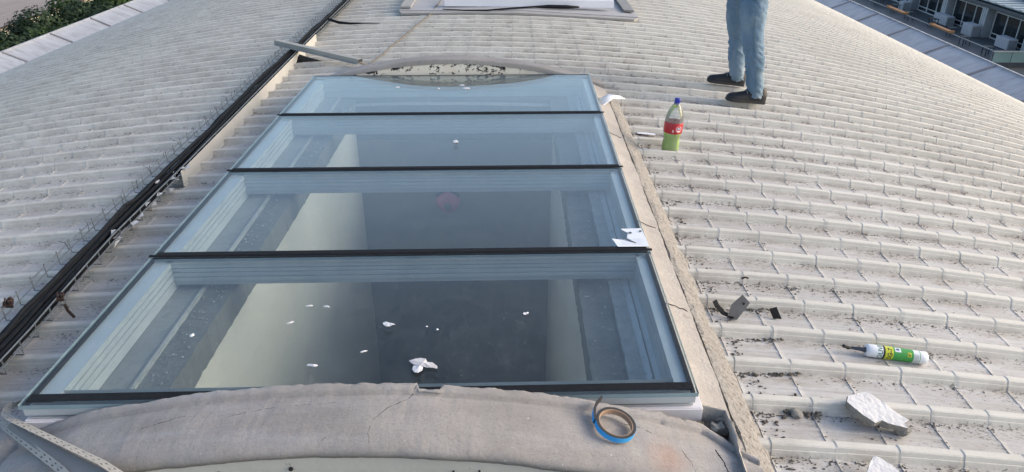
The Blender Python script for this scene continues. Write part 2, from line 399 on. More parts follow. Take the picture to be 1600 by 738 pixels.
# perimeter frame
fr=MB()
ZP=[.164,.142,.1415,.134,.1335,.115,.1145,.108,.1075,.085,.0845,.078,.0775,.05,.037]
DP=[.012,.012,.003,.003,.010,.010,.002,.002,.010,.010,.002,.002,.008,.008,.008]
def sd_(x0,x1,nx): # long sides
    a=(x0,fy(0,x0)+.03,0); b=(x0,fy(4,x0)-.03,0)
    if nx>0: ribbed_face(fr,b,a,ZP,DP,(1,0,0))
    else: ribbed_face(fr,a,b,ZP,DP,(-1,0,0))
    fr.add([(x0+nx*.012,a[1],.1645),(x0+nx*.012,b[1],.1645),(x1,b[1],.1645),(x1,a[1],.1645)],[(0,1,2,3)])
    fr.add([(x1,a[1],.1645),(x1,b[1],.1645),(x1,b[1],.0),(x1,a[1],.0)],[(0,1,2,3)])
sd_(-.942,-1.0,1); sd_(.965,1.002,-1)
# near and far ends
a=(-.945,fy(0,-.945)+.075,0); b=(.965,fy(0,.965)+.075,0); ribbed_face(fr,b,a,ZP,DP,(0,1,0))
a2=(-.945,fy(4,-.945)-.07,0); b2=(.965,fy(4,.965)-.07,0); ribbed_face(fr,a2,b2,ZP,DP,(0,-1,0))
fr.box(-1.0,1.002,fy(0,0)+.031,fy(0,0)+.07,.124,.1645,shear=SH); fr.box(-1.0,1.002,fy(4,0)-.068,fy(4,0)-.02,.04,.1645,shear=SH)
P(fr.build('frame',M_alu))
# front: aluminium cap, drip grooves and the white sill below
mb=MB(); mb.box(-1.006,1.008,fy(0,0)+.002,fy(0,0)+.012,.138,.1645,shear=SH); P(mb.build('front_cap',M_alu,bevel=.002))
mb=MB(); mb.box(-.998,1.0,fy(0,0)+.016,fy(0,0)+.03,.10,.1378,shear=SH); mb.box(-1.0,1.004,fy(0,0)+.006,fy(0,0)+.02,.126,.131,shear=SH); P(mb.build('drip_groove',M_alud))
mb=MB(); mb.box(-1.012,1.034,fy(0,0)-.006,fy(0,0)+.06,.066,.1235,shear=SH); P(mb.build('front_sill',M_sill,bevel=.004))

# opening in the slab and the shaft below
sh=empty('skylight_shaft'); tag(sh,'deep painted shaft and concrete ledges below the skylight glass','shaft',kind='structure')
YA,YB=1.80,5.27
def edge_rough(x,y,s): return .004*fbm(y*3,s,0,3)+.005*fbm(y*28,s,3,4)
def ledge(name,xa,xb,z,mat,sd_rough=None,z2=None,nx=6):
    vs=[];fs=[];ny=150
    for j in range(ny+1):
        y=YA-.05+(YB-YA+.1)*j/ny
        for i in range(nx+1):
            x=xa+(xb-xa)*i/nx
            if sd_rough=='b' and i==nx: x+=edge_rough(x,y,1)
            if sd_rough=='a' and i==0: x+=edge_rough(x,y,2)
            vs.append((x,y,z+.003*fbm(x*20,y*20)))
    for j in range(ny):
        for i in range(nx): q=j*(nx+1)+i; fs.append((q,q+1,q+nx+2,q+nx+1))
    m=len(vs)
    # skirt down on the inner side
    if sd_rough:
        i0=nx if sd_rough=='b' else 0
        for j in range(ny+1):
            v=vs[j*(nx+1)+i0]; vs.append((v[0],v[1],v[2]-.12))
        for j in range(ny): 
            f=(j*(nx+1)+i0,(j+1)*(nx+1)+i0,m+j+1,m+j); fs.append(f if sd_rough=='b' else f[::-1])
    return meshobj(name,vs,fs,mat,sh)
ledge('ledge_strip',-.96,-.835,.034,M_ledge,'b')
mb=MB(); mb.box(-.835,-.820,YA-.05,YB+.05,.0,.043); mb.build('ledge_rib',M_ledgerib,sh,bevel=.004)
ledge('slab_edge',-.835,-.708,.026,M_conc,'b')
ledge('slab_edge',.722,.848,.026,M_conc,'a')
ledge('mortar_strip',.846,.902,.044,M_conc2,'a')
ledge('ledge_strip',.898,.98,.036,M_pale,'a')
mb=MB(); mb.box(.930,.934,YA,YB,.03,.0405); mb.build('ledge_rib',M_conc,sh)
mb=MB()
mb.box(-1.0,-.70,YB-.0,YB+.25,-.3,.03); mb.box(-.7,.72,YB+.0,YB+.25,-.3,.03); mb.box(.72,1.0,YB,YB+.25,-.3,.03)
mb.build('slab_end',M_conc,sh)
mb=MB(); mb.box(-.95,.96,YA-.35,YA-.05,-.3,.02); mb.build('slab_end',M_conc,sh)
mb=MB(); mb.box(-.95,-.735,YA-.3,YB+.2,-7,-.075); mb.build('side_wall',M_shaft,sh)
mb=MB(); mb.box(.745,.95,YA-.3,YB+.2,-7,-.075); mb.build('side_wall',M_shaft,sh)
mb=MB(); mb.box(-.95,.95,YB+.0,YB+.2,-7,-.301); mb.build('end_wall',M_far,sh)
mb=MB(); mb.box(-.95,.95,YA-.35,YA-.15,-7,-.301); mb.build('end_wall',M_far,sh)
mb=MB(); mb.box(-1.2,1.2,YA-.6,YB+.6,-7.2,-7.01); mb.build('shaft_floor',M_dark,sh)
# crumbs of mortar on the ledges
def crumbs(name,mat,gen,n,smin,smax,parent=None,seed=1):
    rnd=random.Random(seed); mb=MB()
    for _ in range(n):
        p=gen(rnd)
        if p is None: continue
        s=rnd.uniform(smin,smax)*(rnd.random()**.6+.3); k=rnd.randint(4,6); a0=rnd.random()*6.28; st=rnd.uniform(.5,1.6)
        ring=[]
        for i in range(k):
            a=a0+2*pi*i/k; r=s*rnd.uniform(.6,1.1); ring.append((p[0]+r*cos(a)*st,p[1]+r*sin(a)/st*.8,p[2]+s*rnd.uniform(-.05,.15)))
        top=(p[0]+rnd.uniform(-.3,.3)*s,p[1]+rnd.uniform(-.3,.3)*s,p[2]+s*rnd.uniform(.35,.8))
        mb.add(ring+[top],[(i,(i+1)%k,k) for i in range(k)])
    return mb.build(name,mat,parent)
def gl(r):
    y=1.8+3.3*r.random()**1.5
    return (r.uniform(-.81,-.72),y,.03) if r.random()<.6 else (r.uniform(.73,.93),y,.04)
c=crumbs('mortar_crumbs',M_conc2,gl,420,.002,.008,sh,3); c['kind']='stuff'

# round fitting on the far wall of the shaft
rf=empty('round_wall_fitting',(-.063,YB-.001,-.80)); tag(rf,'round pinkish wall fitting seen through the glass on the far shaft wall','lamp')
M_pink=pm('faded_pink_plastic',(.80,.20,.30),(.66,.16,.25),8,.5)
mb=MB(); mb.lathe([(0,.055),(.03,.054),(.06,.05),(.08,.04),(.092,.02),(.095,0)],40); o=mb.build('dome',M_pink,rf,True); o.rotation_euler=(radians(90),0,0)
mb=MB(); mb.lathe([(0,.012),(.024,.012),(.03,.004),(.031,0)],24); o=mb.build('centre_boss',pm('grey_boss',(.16,.15,.16)),rf,True); o.rotation_euler=(radians(90),0,0); o.location=(0,-.055,-.03)
mb=MB(); mb.tube([(.1*cos(radians(a)),-.03,.1*sin(radians(a))) for a in range(30,151,10)],.012,8); mb.build('cover_rim',M_black,rf,True)

# ================================================================== KERB (right side of the skylight)
def kerb_strip(name,pts,mat,rough,seed,parent):
    """pts: list of (x,z) across; runs along Y"""
    ny=260; vs=[];fs=[]; npx=len(pts)
    ya,yb_=1.2,5.36
    for j in range(ny+1):
        y=ya+(yb_-ya)*j/ny
        for i,(x,z) in enumerate(pts):
            if name=='smooth_render' and y<1.775 and x<1.108: x=1.108-.001*(npx-i); z=z-.012 if z>0 else z
            e=fbm(y*5,seed+i*3.1)*rough*(1 if 0<i<npx-1 else .6)+fbm(y*35,seed+i)*rough*.35
            vs.append((x+e,y,z+fbm(y*12,x*40,seed)*rough*.5))
    for j in range(ny):
        for i in range(npx-1): q=j*npx+i; fs.append((q,q+1,q+npx+1,q+npx))
    return autosmooth(meshobj(name,vs,fs,mat,parent,True),.3)
kb=empty('skylight_kerb'); tag(kb,'beige rendered kerb sloping from skylight edge to the roof sheets','kerb',kind='structure')
kerb_strip('smooth_render',[(1.004,-.1),(1.006,.118),(1.02,.122),(1.05,.106),(1.09,.088),(1.128,.076),(1.14,.045)],M_kerb,.006,1.,kb)
kerb_strip('rough_mortar_band',[(1.118,.05),(1.136,.066),(1.155,.058),(1.185,.034),(1.215,.008),(1.238,-.022),(1.25,-.06),(1.25,-.12)],M_rough,.011,5.,kb)
mb=MB()
# filler under the kerb against the shaft and the left hand upstand
mb.box(-1.02,-1.0,1.76,5.4,-.12,.15); mb.build('upstand',M_kerb,kb)
# cracks across the smooth render
for (y,) in ((4.28,),(3.05,),(2.35,)):
    mb=MB(); pts=[(1.02+i*.016,y+.02*fbm(i*.6,y)+i*.001,.1245-i*.0075+.001) for i in range(7)]; mb.tube(pts,.0016,4); mb.build('crack',M_darkgap,kb)
mb=MB(); mb.tube([(1.131+.006*fbm(j*.13*5,7),1.25+j*.13,.0735) for j in range(31)],.0022,4); mb.build('crack',M_darkgap,kb)

# ================================================================== ARCHED UPSTANDS (near and far ends)
def archz(x,r=3.3,top=.262):
    z=top-x*x/(2*r)
    if x<-.8: z-= (abs(x)-.8)**1.6*.35
    if x>.75: z=.080+math.log(1+exp((z-.080)/.012))*.012
    return z
def arch(name,label,yin,yout,xa,xb,seed,fascia_y,ragged,top=.262,right_drop=0):
    o=empty(name,(0,(yin+yout)/2,0)); tag(o,label,'upstand')
    sgn=1 if yout>yin else -1
    # cross-section from bottom of inner face over the top to outer edge: (t across 0..1, dz)
    CS=[(-.0,-.20),(.0,-.035),(.0,-.006),(.015,.0),(.07,.001),(.15,-.002),(.165,-.011),(.20,-.010),(.3,-.004),(.45,.0),(.6,-.004),(.72,-.006),(.86,-.014),(.94,-.022),(.985,-.032),(1.,-.042),(.99,-.058),(.9,-.06)]
    if yout>yin: CS=CS[1:]
    nx=260; vs=[];fs=[]; nc=len(CS)
    for i in range(nx+1):
        x=xa+(xb-xa)*i/nx; z0=archz(x,top=top)
        rg=ragged*(.5*fbm(x*7,seed)+.35*fbm(x*23,seed+9)+ (.5 if (mnoise.noise(Vector((x*14,seed,2)))>.25) else 0)*.5)
        for c,(t,dz) in enumerate(CS):
            y=yin+(yout-yin)*t
            if sgn<0 and c<5 and .175<x<.245: y-=.022
            if sgn<0 and c<5: y+=.004*mnoise.noise(Vector((x*60,1,seed)))
            if c<5: y+=-sgn*rg*(1-c*.12)*1.0
            if sgn<0 and x>.90: y-=(.004 if x<1.02 else .004+(x-1.02)*.9)*(1-t)
            if sgn<0 and x>.9 and c<5: y-=.006*abs(fbm(x*40,3))
            if c>=nc-4: y+=sgn*.008*fbm(x*3,seed+4)
            zz=z0+dz+.006*fbm(x*2.5,t*2,seed)*(t>.0)+.0018*fbm(x*14,t*6,seed)+ (.0015*fbm(x*50,t*20,seed))
            vs.append((x,y-(-1.7 if False else 0)-(yin+yout)/2+SH*x*.5,zz))
    for i in range(nx):
        for c in range(nc-1):
            q=i*nc+c; f=(q,q+1,q+nc+1,q+nc); fs.append(f if sgn>0 else f[::-1])
    meshobj('foam_band',vs,fs,M_foam,o,True)
    return o
near=arch('arched_upstand','foam-coated arched upstand in front of the glass, with cracks and tape roll',1.70,1.455,-1.02,1.16,3.1,1.42,.016)
far=arch('arched_upstand','foam-coated arched upstand behind the glass, cream face peeling black',5.40,5.60,-1.13,1.13,8.7,5.42,.004,top=.283)
def fascia(name,y,thick,xa,xb,drop,zbot,mat,parent,top):
    nx=90;nz=8;vs=[];fs=[];ed=[]
    py=parent.location.y
    for i in range(nx+1):
        x=xa+(xb-xa)*i/nx; zt=archz(x,top=top)+drop
        for k in range(nz+1):
            t=k/nz; z=zbot+(max(zt,zbot+.004)-zbot)*t
            vs.append((x,y-py+SH*x*.5,z)); ed.append(max(0,abs(t-.5)*2-.1))
    n=len(vs)
    for i in range(nx):
        for k in range(nz): q=i*(nz+1)+k; fs.append((q,q+nz+1,q+nz+2,q+1))
    for i in range(nx+1):
        x=xa+(xb-xa)*i/nx; zt=archz(x,top=top)+drop; vs.append((x,y-py+thick+SH*x*.5,zbot)); vs.append((x,y-py+thick+SH*x*.5,max(zt,zbot+.004))); ed+=[0,0]
    for i in range(nx): q=n+2*i; fs.append((q,q+1,q+3,q+2)); fs.append((i*(nz+1)+nz,(i+1)*(nz+1)+nz,q+3,q+1))
    o=meshobj(name,vs,fs,mat,parent)
    a=o.data.attributes.new('edge','FLOAT','POINT'); a.data.foreach_set('value',ed); return o
fascia('cream_face',5.405,.12,-1.0,1.0,-.012,-.05,M_peel,far,.283)
fascia('cream_face',1.462,.12,-1.0,1.05,-.05,-.12,M_cream,near,.262)
for (hx,hz) in ((-.145,.165),(.29,.150),(.36,.150),(-.34,.15)):
    mb=MB(); mb.lathe([(0,.004),(.006 if hx<0 else .003,.004),(.0065 if hx<0 else .0033,0)],12); o=mb.build('fixing_hole',M_darkgap,near); o.rotation_euler=(radians(90),0,0); o.location=(hx,1.4605-near.location.y+SH*hx*.5,hz)
# cracks in the near band
def crackline(pts,r,parent,seed):
    out=[]
    for (x,y) in pts:
        pass
    n=40; P_=[Vector((*p,0)) for p in pts]; q=[]
    for i in range(n+1):
        t=i/n*(len(P_)-1); k=min(int(t),len(P_)-2); p=P_[k].lerp(P_[k+1],t-k); q.append(p)
    return q
from mathutils.bvhtree import BVHTree
def surf(o):
    me=o.data; mw=o.matrix_world
    return BVHTree.FromPolygons([mw@v.co for v in me.vertices],[tuple(p.vertices) for p in me.polygons])
bpy.context.view_layer.update()
bv_near=surf([c for c in near.children if c.name.startswith('foam')][0])
def zn(x,y):
    h=bv_near.ray_cast(Vector((x,y,2)),Vector((0,0,-1))); return h[0].z if h[0] else archz(x)
def crack(pts,r,parent=near,taper=True,mat=None):
    q=crackline(pts,r,None,0); vs=[]; rs=[]
    for i,p in enumerate(q):
        am=min(.004,.03*sum((Vector(b)-Vector(a)).length for a,b in zip(pts[:-1],pts[1:]))); x=p.x+am*(.6*fbm(i*.2,pts[0][0]*9)+.35*fbm(i*.9,3)); y=p.y+am*(.6*fbm(i*.2,7+pts[0][0]*9)+.25*fbm(i*.9,5))
        vs.append((x,y-near.location.y,zn(x,y)-.0005)); rs.append(r*(.45+.6*abs(fbm(i*.5,pts[0][1]*5)))*(1-.6*i/len(q) if taper else 1))
    mb=MB(); mb.tube(vs,rs,5); return mb.build('crack',mat or M_darkgap,parent)
crack([(.165,1.712),(.17,1.685),(.152,1.63),(.10,1.59),(.07,1.55),(.062,1.50),(.068,1.485),(.066,1.47)],.0021)
crack([(-.34,1.575),(-.25,1.6),(-.15,1.61),(-.04,1.615),(.05,1.618)],.0015)
crack([(-.05,1.49),(-.06,1.48),(-.07,1.47)],.0016)
crack([(-.58,1.56),(-.48,1.585),(-.4,1.59)],.0018)
crack([(.77,1.63),(.82,1.625),(.87,1.60)],.0022)
crack([(.93,1.57),(.95,1.53),(.96,1.49),(.97,1.475)],.0016)
crack([(1.035,1.60),(1.05,1.56),(1.06,1.50),(1.065,1.475)],.0045)

# foam apron at both lower corners
def apron(name,xa,xb,ya,yb_,zf,seed,mat,nx=70,ny=60):
    vs=[];fs=[]
    for j in range(ny+1):
        for i in range(nx+1):
            x=xa+(xb-xa)*i/nx; y=ya+(yb_-ya)*j/ny; vs.append((x,y,zf(x,y)))
    for j in range(ny):
        for i in range(nx): q=j*(nx+1)+i; fs.append((q,q+1,q+nx+2,q+nx+1))
    return meshobj(name,vs,fs,mat,None,True)
def zl(x,y):
    base=roofz(x)+.052+.010*fbm(x*4,y*5,1)+.006*fbm(x*11,y*13,2)
    # fold lump at the skylight corner, lower towards the outside
    d=((x+1.10)/.09)**2+((y-1.72)/.05)**2; base+=.035*exp(-d)
    d=((x+1.16)/.14)**2+((y-1.60)/.028)**2; base-=.03*exp(-d); base+=.03*exp(-(((x+1.2)/.12)**2+((y-1.655)/.03)**2))
    edge=max(0,(-1.27-x)/.12); return base-.07*min(1,edge)**2- .05*max(0,(y-1.76)/.05)
la=apron('foam_apron',-1.42,-.86,1.05,1.82,zl,4,M_foam); tag(la,'lumpy grey foam apron at the skylight near left corner','waterproofing',kind='structure')
def zr(x,y): return roofz(x)+.05+.008*fbm(x*6,y*7,5)+.02*max(0,(1.2-x)/.15)-.06*max(0,(y-1.56)/.08)
ra=apron('foam_apron',1.05,1.15,1.05,1.60,zr,6,M_foam,20,50); tag(ra,'grey foam apron at the near right corner beside the kerb','waterproofing',kind='structure')

# rubble in the gap at the right end
def rock(name,c,s,mat,seed,parent=None,sub=2,flat=1.):
    bm=bmesh.new(); bmesh.ops.create_icosphere(bm,subdivisions=sub,radius=1)
    for v in bm.verts:
        n=v.co.normalized(); k=1+.38*fbm(n.x*1.3+seed,n.y*1.3,n.z*1.3+seed,3)+.12*fbm(n.x*4,n.y*4+seed,n.z*4,3)
        k=floor(k*7)/7*.5+k*.5
        v.co=Vector((n.x*s[0]*k,n.y*s[1]*k,n.z*s[2]*k))
    me=bpy.data.meshes.new(name); bm.to_mesh(me); bm.free(); me.materials.append(mat)
    o=bpy.data.objects.new(name,me); link(o); o.location=c; o.rotation_euler=(0,0,seed*1.7)
    if parent: o.parent=parent
    return o
rb=empty('rubble_pocket',(1.035,1.735,.030)); tag(rb,'broken grey rubble in the gap under the right end of the white sill','rubble')
rr=random.Random(5)
for i in range(15):
    rock('stone',(-.10+.2*i/15+rr.uniform(-.01,.01),rr.uniform(-.045,.04),.03+rr.uniform(-.015,.02)),(rr.uniform(.013,.024),rr.uniform(.009,.02),rr.uniform(.008,.016)),M_stone if i%3 else M_clod,i*.77+1,rb)
for i in range(13):
    rock('stone',(-.06+.125*i/12+rr.uniform(-.008,.008),rr.uniform(-.055,.012)-.02*(i/12),.042+rr.uniform(-.008,.012)),(rr.uniform(.012,.020),rr.uniform(.010,.018),rr.uniform(.008,.014)),M_stone if i%2 else M_clod,i*.91+4,rb)
mb=MB(); mb.box(-.19,.06,-.10,.08,-.08,-.0); mb.build('gap_floor',M_darkgap,rb)
mb=MB(); mb.tube([(.015,.065,.045),(.05,.05,.05),(.085,.0,.045),(.09,-.05,.03)],[.012,.011,.012,.008],6); mb.build('broken_edge',M_rough,rb)

# ================================================================== CABLE TRAY
def trx(y): # x of right top rail
    pts=[(-6,-.98),(2.19,-1.335),(2.63,-1.372),(3.0,-1.398),(3.9,-1.418),(5.6,-1.462),(8.1,-1.531),(9.6,-1.56),(20,-1.8)]
    for (a,xa),(b,xb) in zip(pts[:-1],pts[1:]):
        if y<=b: return xa+(xb-xa)*(y-a)/(b-a)
    return pts[-1][1]
tray=empty('cable_tray',(-1.43,2.2,0)); tag(tray,'long wire basket cable tray running up the roof left of the skylight','cable tray')
off=Vector((-1.43,2.2,0))
def TW(y): return .185
def L(p): return (p[0]-off.x,p[1]-off.y,p[2]-off.z)
def trz(x): return roofz(x)+.048
YT0,YT1=-2.,16.
for (t,h,r) in ((0,.062,.0034),(0,.032,.0028),(1,.062,.0034),(1,.032,.0030),(.33,.0,.0024),(.66,.0,.0024)):
    mb=MB(); pts=[]; y=YT0
    while y<=YT1:
        x=trx(y)-TW(y)*t; pts.append(L((x+.003*fbm(y*1.5,t*3),y,trz(x)+h+.004*fbm(y*2,h*9)))); y+=.25
    mb.tube(pts,r,5); mb.build('long_wire',M_wire,tray,True)
wm=None; ycur=YT0+.03; cnt=0
while ycur<YT1:
    mb=MB(); w_=TW(0)
    if wm is None:
        mb.tube([(0,0,.064),(-.001,0,.0),(-w_,0,.0),(-w_-.001,0,.064)],.0030,5); wo_=mb.build('cross_wire',M_wire,tray); wm=wo_.data
    else:
        wo_=bpy.data.objects.new('cross_wire',wm); link(wo_); wo_.parent=tray
    x=trx(ycur); wo_.location=L((x,ycur,trz(x)-.0005)); ycur+=.112
    cnt+=1
# beige cover plate on the right side
mb=MB(); ys=[3.80+i*(7.35-3.80)/12 for i in range(13)]; vs=[];fs=[]
for y in ys:
    x=trx(y)+.006; zz=trz(x); vs+=[L((x,y,zz+.052)),L((x+.003,y,zz+.052)),L((x+.003,y,zz-.035)),L((x+.012,y,zz-.038)),L((x,y,zz-.04))]
for i in range(12):
    for c in range(5): q=i*5+c; q2=i*5+(c+1)%5; fs.append((q,q2,q2+5,q+5))
fs+= [(0,1,2,3,4),(64,63,62,61,60)]
mb.add(vs,fs); mb.build('side_plate',M_plate,tray)
# tie tails, rusty clamps, support feet
for i in range(24):
    y=2.9+i*.22+random.uniform(-.05,.05); x=trx(y)-.10-random.uniform(0,.07); z=trz(x)+.06
    a=random.uniform(-.05,.0); mb=MB(); mb.tube([L((x,y,z)),L((x+a*.4,y+.01,z+.03)),L((x+a,y+.02,z+random.uniform(.015,.045)))],.0014,4); mb.build('tie_tail',M_cable,tray)
for (x,y,z,s) in ((-1.535,2.43,.062,1.),(-1.352,2.47,.055,.8)):
    mb=MB(); mb.box(-.018*s,.018*s,-.012,.012,-.004,.008); mb.box(-.014*s,-.008*s,-.010,.010,.008,.03*s); mb.tube([(.006,0,.0),(.006,0,.04*s)],.006*s,8); mb.lathe([(0,.03*s),(.013*s,.03*s),(.013*s,.018*s),(0,.018*s)],6,c=(.006,0,0))
    o=mb.build('rusty_clamp',M_rust,tray); o.location=L((x,y,trz(x)+z)); o.rotation_euler=(.2,.3,.5)
# torn foil scraps caught in the tray
for i in range(26):
    y=2.95+random.random()*.95; x=trx(y)+random.choice((-.005,-.02,.005,.02,-.06)); z=trz(x)+random.uniform(.0,.06)
    a=random.random()*3; s=random.uniform(.012,.03); mb=MB()
    mb.add([(s*cos(a+t)*random.uniform(.4,1),s*1.8*sin(a+t),random.uniform(-.01,.01)) for t in (0,1.5,2.9,4.4)],[(0,1,2,3)])
    o=mb.build('foil_scrap',M_foil,tray); o.location=L((x,y,z))
mb=MB(); mb.tube([L((-1.34,2.47,.03)),L((-1.335,2.47,.0)),L((-1.31,2.46,-.025))],.006,6); o=mb.build('support_foot',M_rust,tray)

# cables lying in the tray: a bundle, each its own thing
cabs=[(.055,.020,.022,'thickest black cable low in the tray on its right side'),(.10,.018,.024,'thick black cable in the middle of the tray bundle'),(.14,.016,.018,'black cable along the left side of the tray bundle'),
      (.075,.014,.052,'black cable riding on top of the bundle, right of centre'),(.115,.015,.054,'black cable riding on top of the bundle, left of centre'),(.03,.011,.050,'thinner black cable against the right basket wall'),
      (.15,.010,.048,'thin black cable on the bundle leftmost edge'),(.09,.012,.076,'loose black cable looping over the others at the near end')]
for i,(dx,r,h,lab) in enumerate(cabs):
    pts=[]; y=YT0
    while y<=YT1:
        hu=.026*fbm(y*.8,i*4.3)+.016*fbm(y*2.6,i*2.1)
        lump=.016*max(0,fbm(y*.8,i*1.7+5))
        if i==7 and 2.3<y<3.3: hu-=.03*sin((y-2.3)*pi); lump+=.02
        # kinks of the real run: the bundle bulges left beyond 6.4 m
        if y>6: hu-=.03*(1-math.exp(-(y-6)*.8))
        x=trx(y)-dx*.60-.012-hu*.8; pts.append((x-off.x,y-off.y,trz(x)+h*.95+lump)); y+=.12
    mb=MB(); mb.tube(pts,r*.70,8); o=mb.build('cable',M_cable,None,True); o.location=off
    tag(o,lab,'cable','black cables laid along the tray')

# ================================================================== METAL CHANNEL, BLACK SCRAP, ROPE
def frame_obj(name,a,b,build):
    """object whose local X runs from a to b"""
    a=Vector(a); b=Vector(b); d=b-a; o=build(d.length); o.location=a
    o.rotation_euler=d.to_track_quat('X','Z').to_euler(); return o
def bch(Ln):
    mb=MB(); t=.003; w_=.055; h=.04
    mb.box(0,Ln,-w_/2,w_/2,h-t,h); mb.box(0,Ln,-w_/2,-w_/2+t,0,h-t); mb.box(0,Ln,w_/2-t,w_/2,0,h-t); mb.box(0,Ln,-w_/2-.02,-w_/2,0,t)
    return mb.build('metal_channel',pm('grey_green_paint',(.37,.365,.33),(.30,.295,.27),8,.5,.001,40),bevel=.001)
ch=frame_obj('metal_channel',(-1.72,6.78,.075),(-.84,6.16,.055),bch); tag(ch,'grey-green metal channel lying from the cable tray to the far arch','metal channel')
mb=MB()
vs=[(-.02,.0,.05),(.10,.02,.05),(.19,-.02,.03),(.33,-.06,.004),(.18,-.10,.006),(.13,-.12,.004),(.12,-.42,.004),(.06,-.32,.012),(.02,-.14,.03),(.10,-.05,.045)]
mb.add(vs,[(0,9,1),(9,2,1),(9,4,2),(2,4,3),(9,5,4),(5,9,8),(8,7,6,5),(0,8,9)]); scp=mb.build('black_membrane_scrap',M_cable); scp.location=(-1.60,6.62,roofz(-1.5)+.03); 
md=scp.modifiers.new('thick','SOLIDIFY'); md.thickness=.004
tag(scp,'crumpled black membrane scrap beside the tray under the channel','scrap')
pts=[]; 
for i in range(60):
    t=i/59; x=-.80+.47*t+.012*fbm(t*7,3); y=5.9+t*3.6; pts.append((x+.004*sin(i*2),y,roofz(x)+.05+.03*fbm(t*5,1)**2+ (.10*max(0,1-t*14))+(.12*max(0,(t-.72)*3.4))))
mb=MB(); mb.tube(pts,.0075,7); rp=mb.build('rope',pm('hemp_rope',(.19,.17,.145),(.12,.105,.09),60,.9,.004,120),None,True); tag(rp,'thin brown rope running from the far arch up to the white board','rope')
mb=MB(); mb.tube([(-1.52,8.0,.06),(-1.40,7.95,.035),(-1.28,7.93,.03),(-1.1,7.95,.03),(-.98,7.99,.02)],[.012,.016,.012,.006,.003],6); bs=mb.build('black_strap',M_cable,None,True); tag(bs,'short black cable end sticking out of the tray beyond the channel','cable')

M_flakew=pm('white_board_paint',(.86,.86,.90),(.80,.80,.85),3,.5)
# ================================================================== FAR SKYLIGHT BASE WITH WHITE BOARD
fs_=empty('far_skylight_base',(.5,9.0,0)); tag(fs_,'grey flashed base of a second skylight at the top of the photo','skylight')
M_flash=pm('flashing_membrane',(.40,.395,.40),(.34,.335,.34),2.5,.7,.003,25,world=True,dirt=(.3,.29,.28),dscale=6,dthr=(.6,.8))
M_flash2=pm('flashing_border',(.36,.345,.33),(.30,.29,.275),5,.8,.003,30,world=True)
def sheet(name,pts,h,mat,parent,th=.02):
    loc=parent.location; ns=14; poly=pts
    mb=MB(); 
    top=[(x-loc.x,y-loc.y,z+h) for x,y,z in poly]; n=len(poly)
    mb.add(top+[(x,y,z-th) for x,y,z in top],[tuple(range(n)),tuple(range(2*n-1,n-1,-1))]+[(i,n+i,n+(i+1)%n,(i+1)%n) for i in range(n)])
    return mb.build(name,mat,parent)
sheet('border_flashing',[(-.80,8.40,.040),(.5,8.38,.048),(1.80,8.40,-.025),(1.86,8.52,-.03),(.5,8.50,.05),(-.84,8.52,.038)],.012,M_flash2,fs_)
sheet('membrane',[(-.84,8.52,.038),(.5,8.50,.05),(1.86,8.52,-.03),(1.88,13.4,-.03),(.5,13.4,.05),(-.9,13.4,.035)],.02,M_flash,fs_)
sheet('side_flashing',[(1.72,8.72,-.02),(1.84,8.72,-.03),(1.86,13.2,-.03),(1.70,13.2,-.02)],.055,pm('side_flashing_dark',(.24,.235,.23)),fs_)
sheet('side_flashing',[(-.84,8.6,.03),(-.72,8.6,.03),(-.72,13.2,.03),(-.86,13.2,.03)],.055,M_flash2,fs_)
mb=MB(); mb.box(-1.12,1.12,.9,4.2,.0,.16); mb.build('curb',M_flash,fs_,bevel=.01)
mb=MB(); mb.box(-1.05,1.05,.95,4.1,.161,.185); mb.build('glass_pane',M_winglass,fs_)
def bwb(Ln):
    mb=MB(); mb.box(0,Ln,-.05,.05,0,.085); return mb.build('white_board',M_flakew,bevel=.004)
wb=frame_obj('white_board',(-.345,8.72,.075),(1.60,8.78,.05),bwb); wb['label']='long white boxed profile lying across the far skylight base'; wb['category']='board'
mb=MB(); mb.tube([(-.35,8.50,.075),(-.1,8.42,.078),(.15,8.42,.078),(.45,8.52,.085),(.7,8.63,.08),(.85,8.65,.078),(1.05,8.66,.075),(1.2,8.67,.07)],[.005,.008,.010,.011,.012,.022,.02,.010],7)
bc=mb.build('black_hose',M_cable,None,True); tag(bc,'thin black hose lying along the front of the white board','hose')
bx=MB(); bx.box(-.3,.3,-.2,.2,0,.16); bb=bx.build('cardboard_box',pm('beige_card',(.42,.39,.33)),bevel=.004); bb.location=(.80,9.62,.07); tag(bb,'low beige box behind the white board at the top edge','box')
mb=MB(); mb.box(-.1,.1,-.06,.06,0,.14); mb.box(-.06,-.02,-.08,.08,.141,.17); mb.box(.03,.06,-.08,.08,.141,.18); dk=mb.build('tool_case',M_cable,bevel=.006); dk.location=(1.32,9.66,.05); tag(dk,'small black tool case right of the beige box','case')

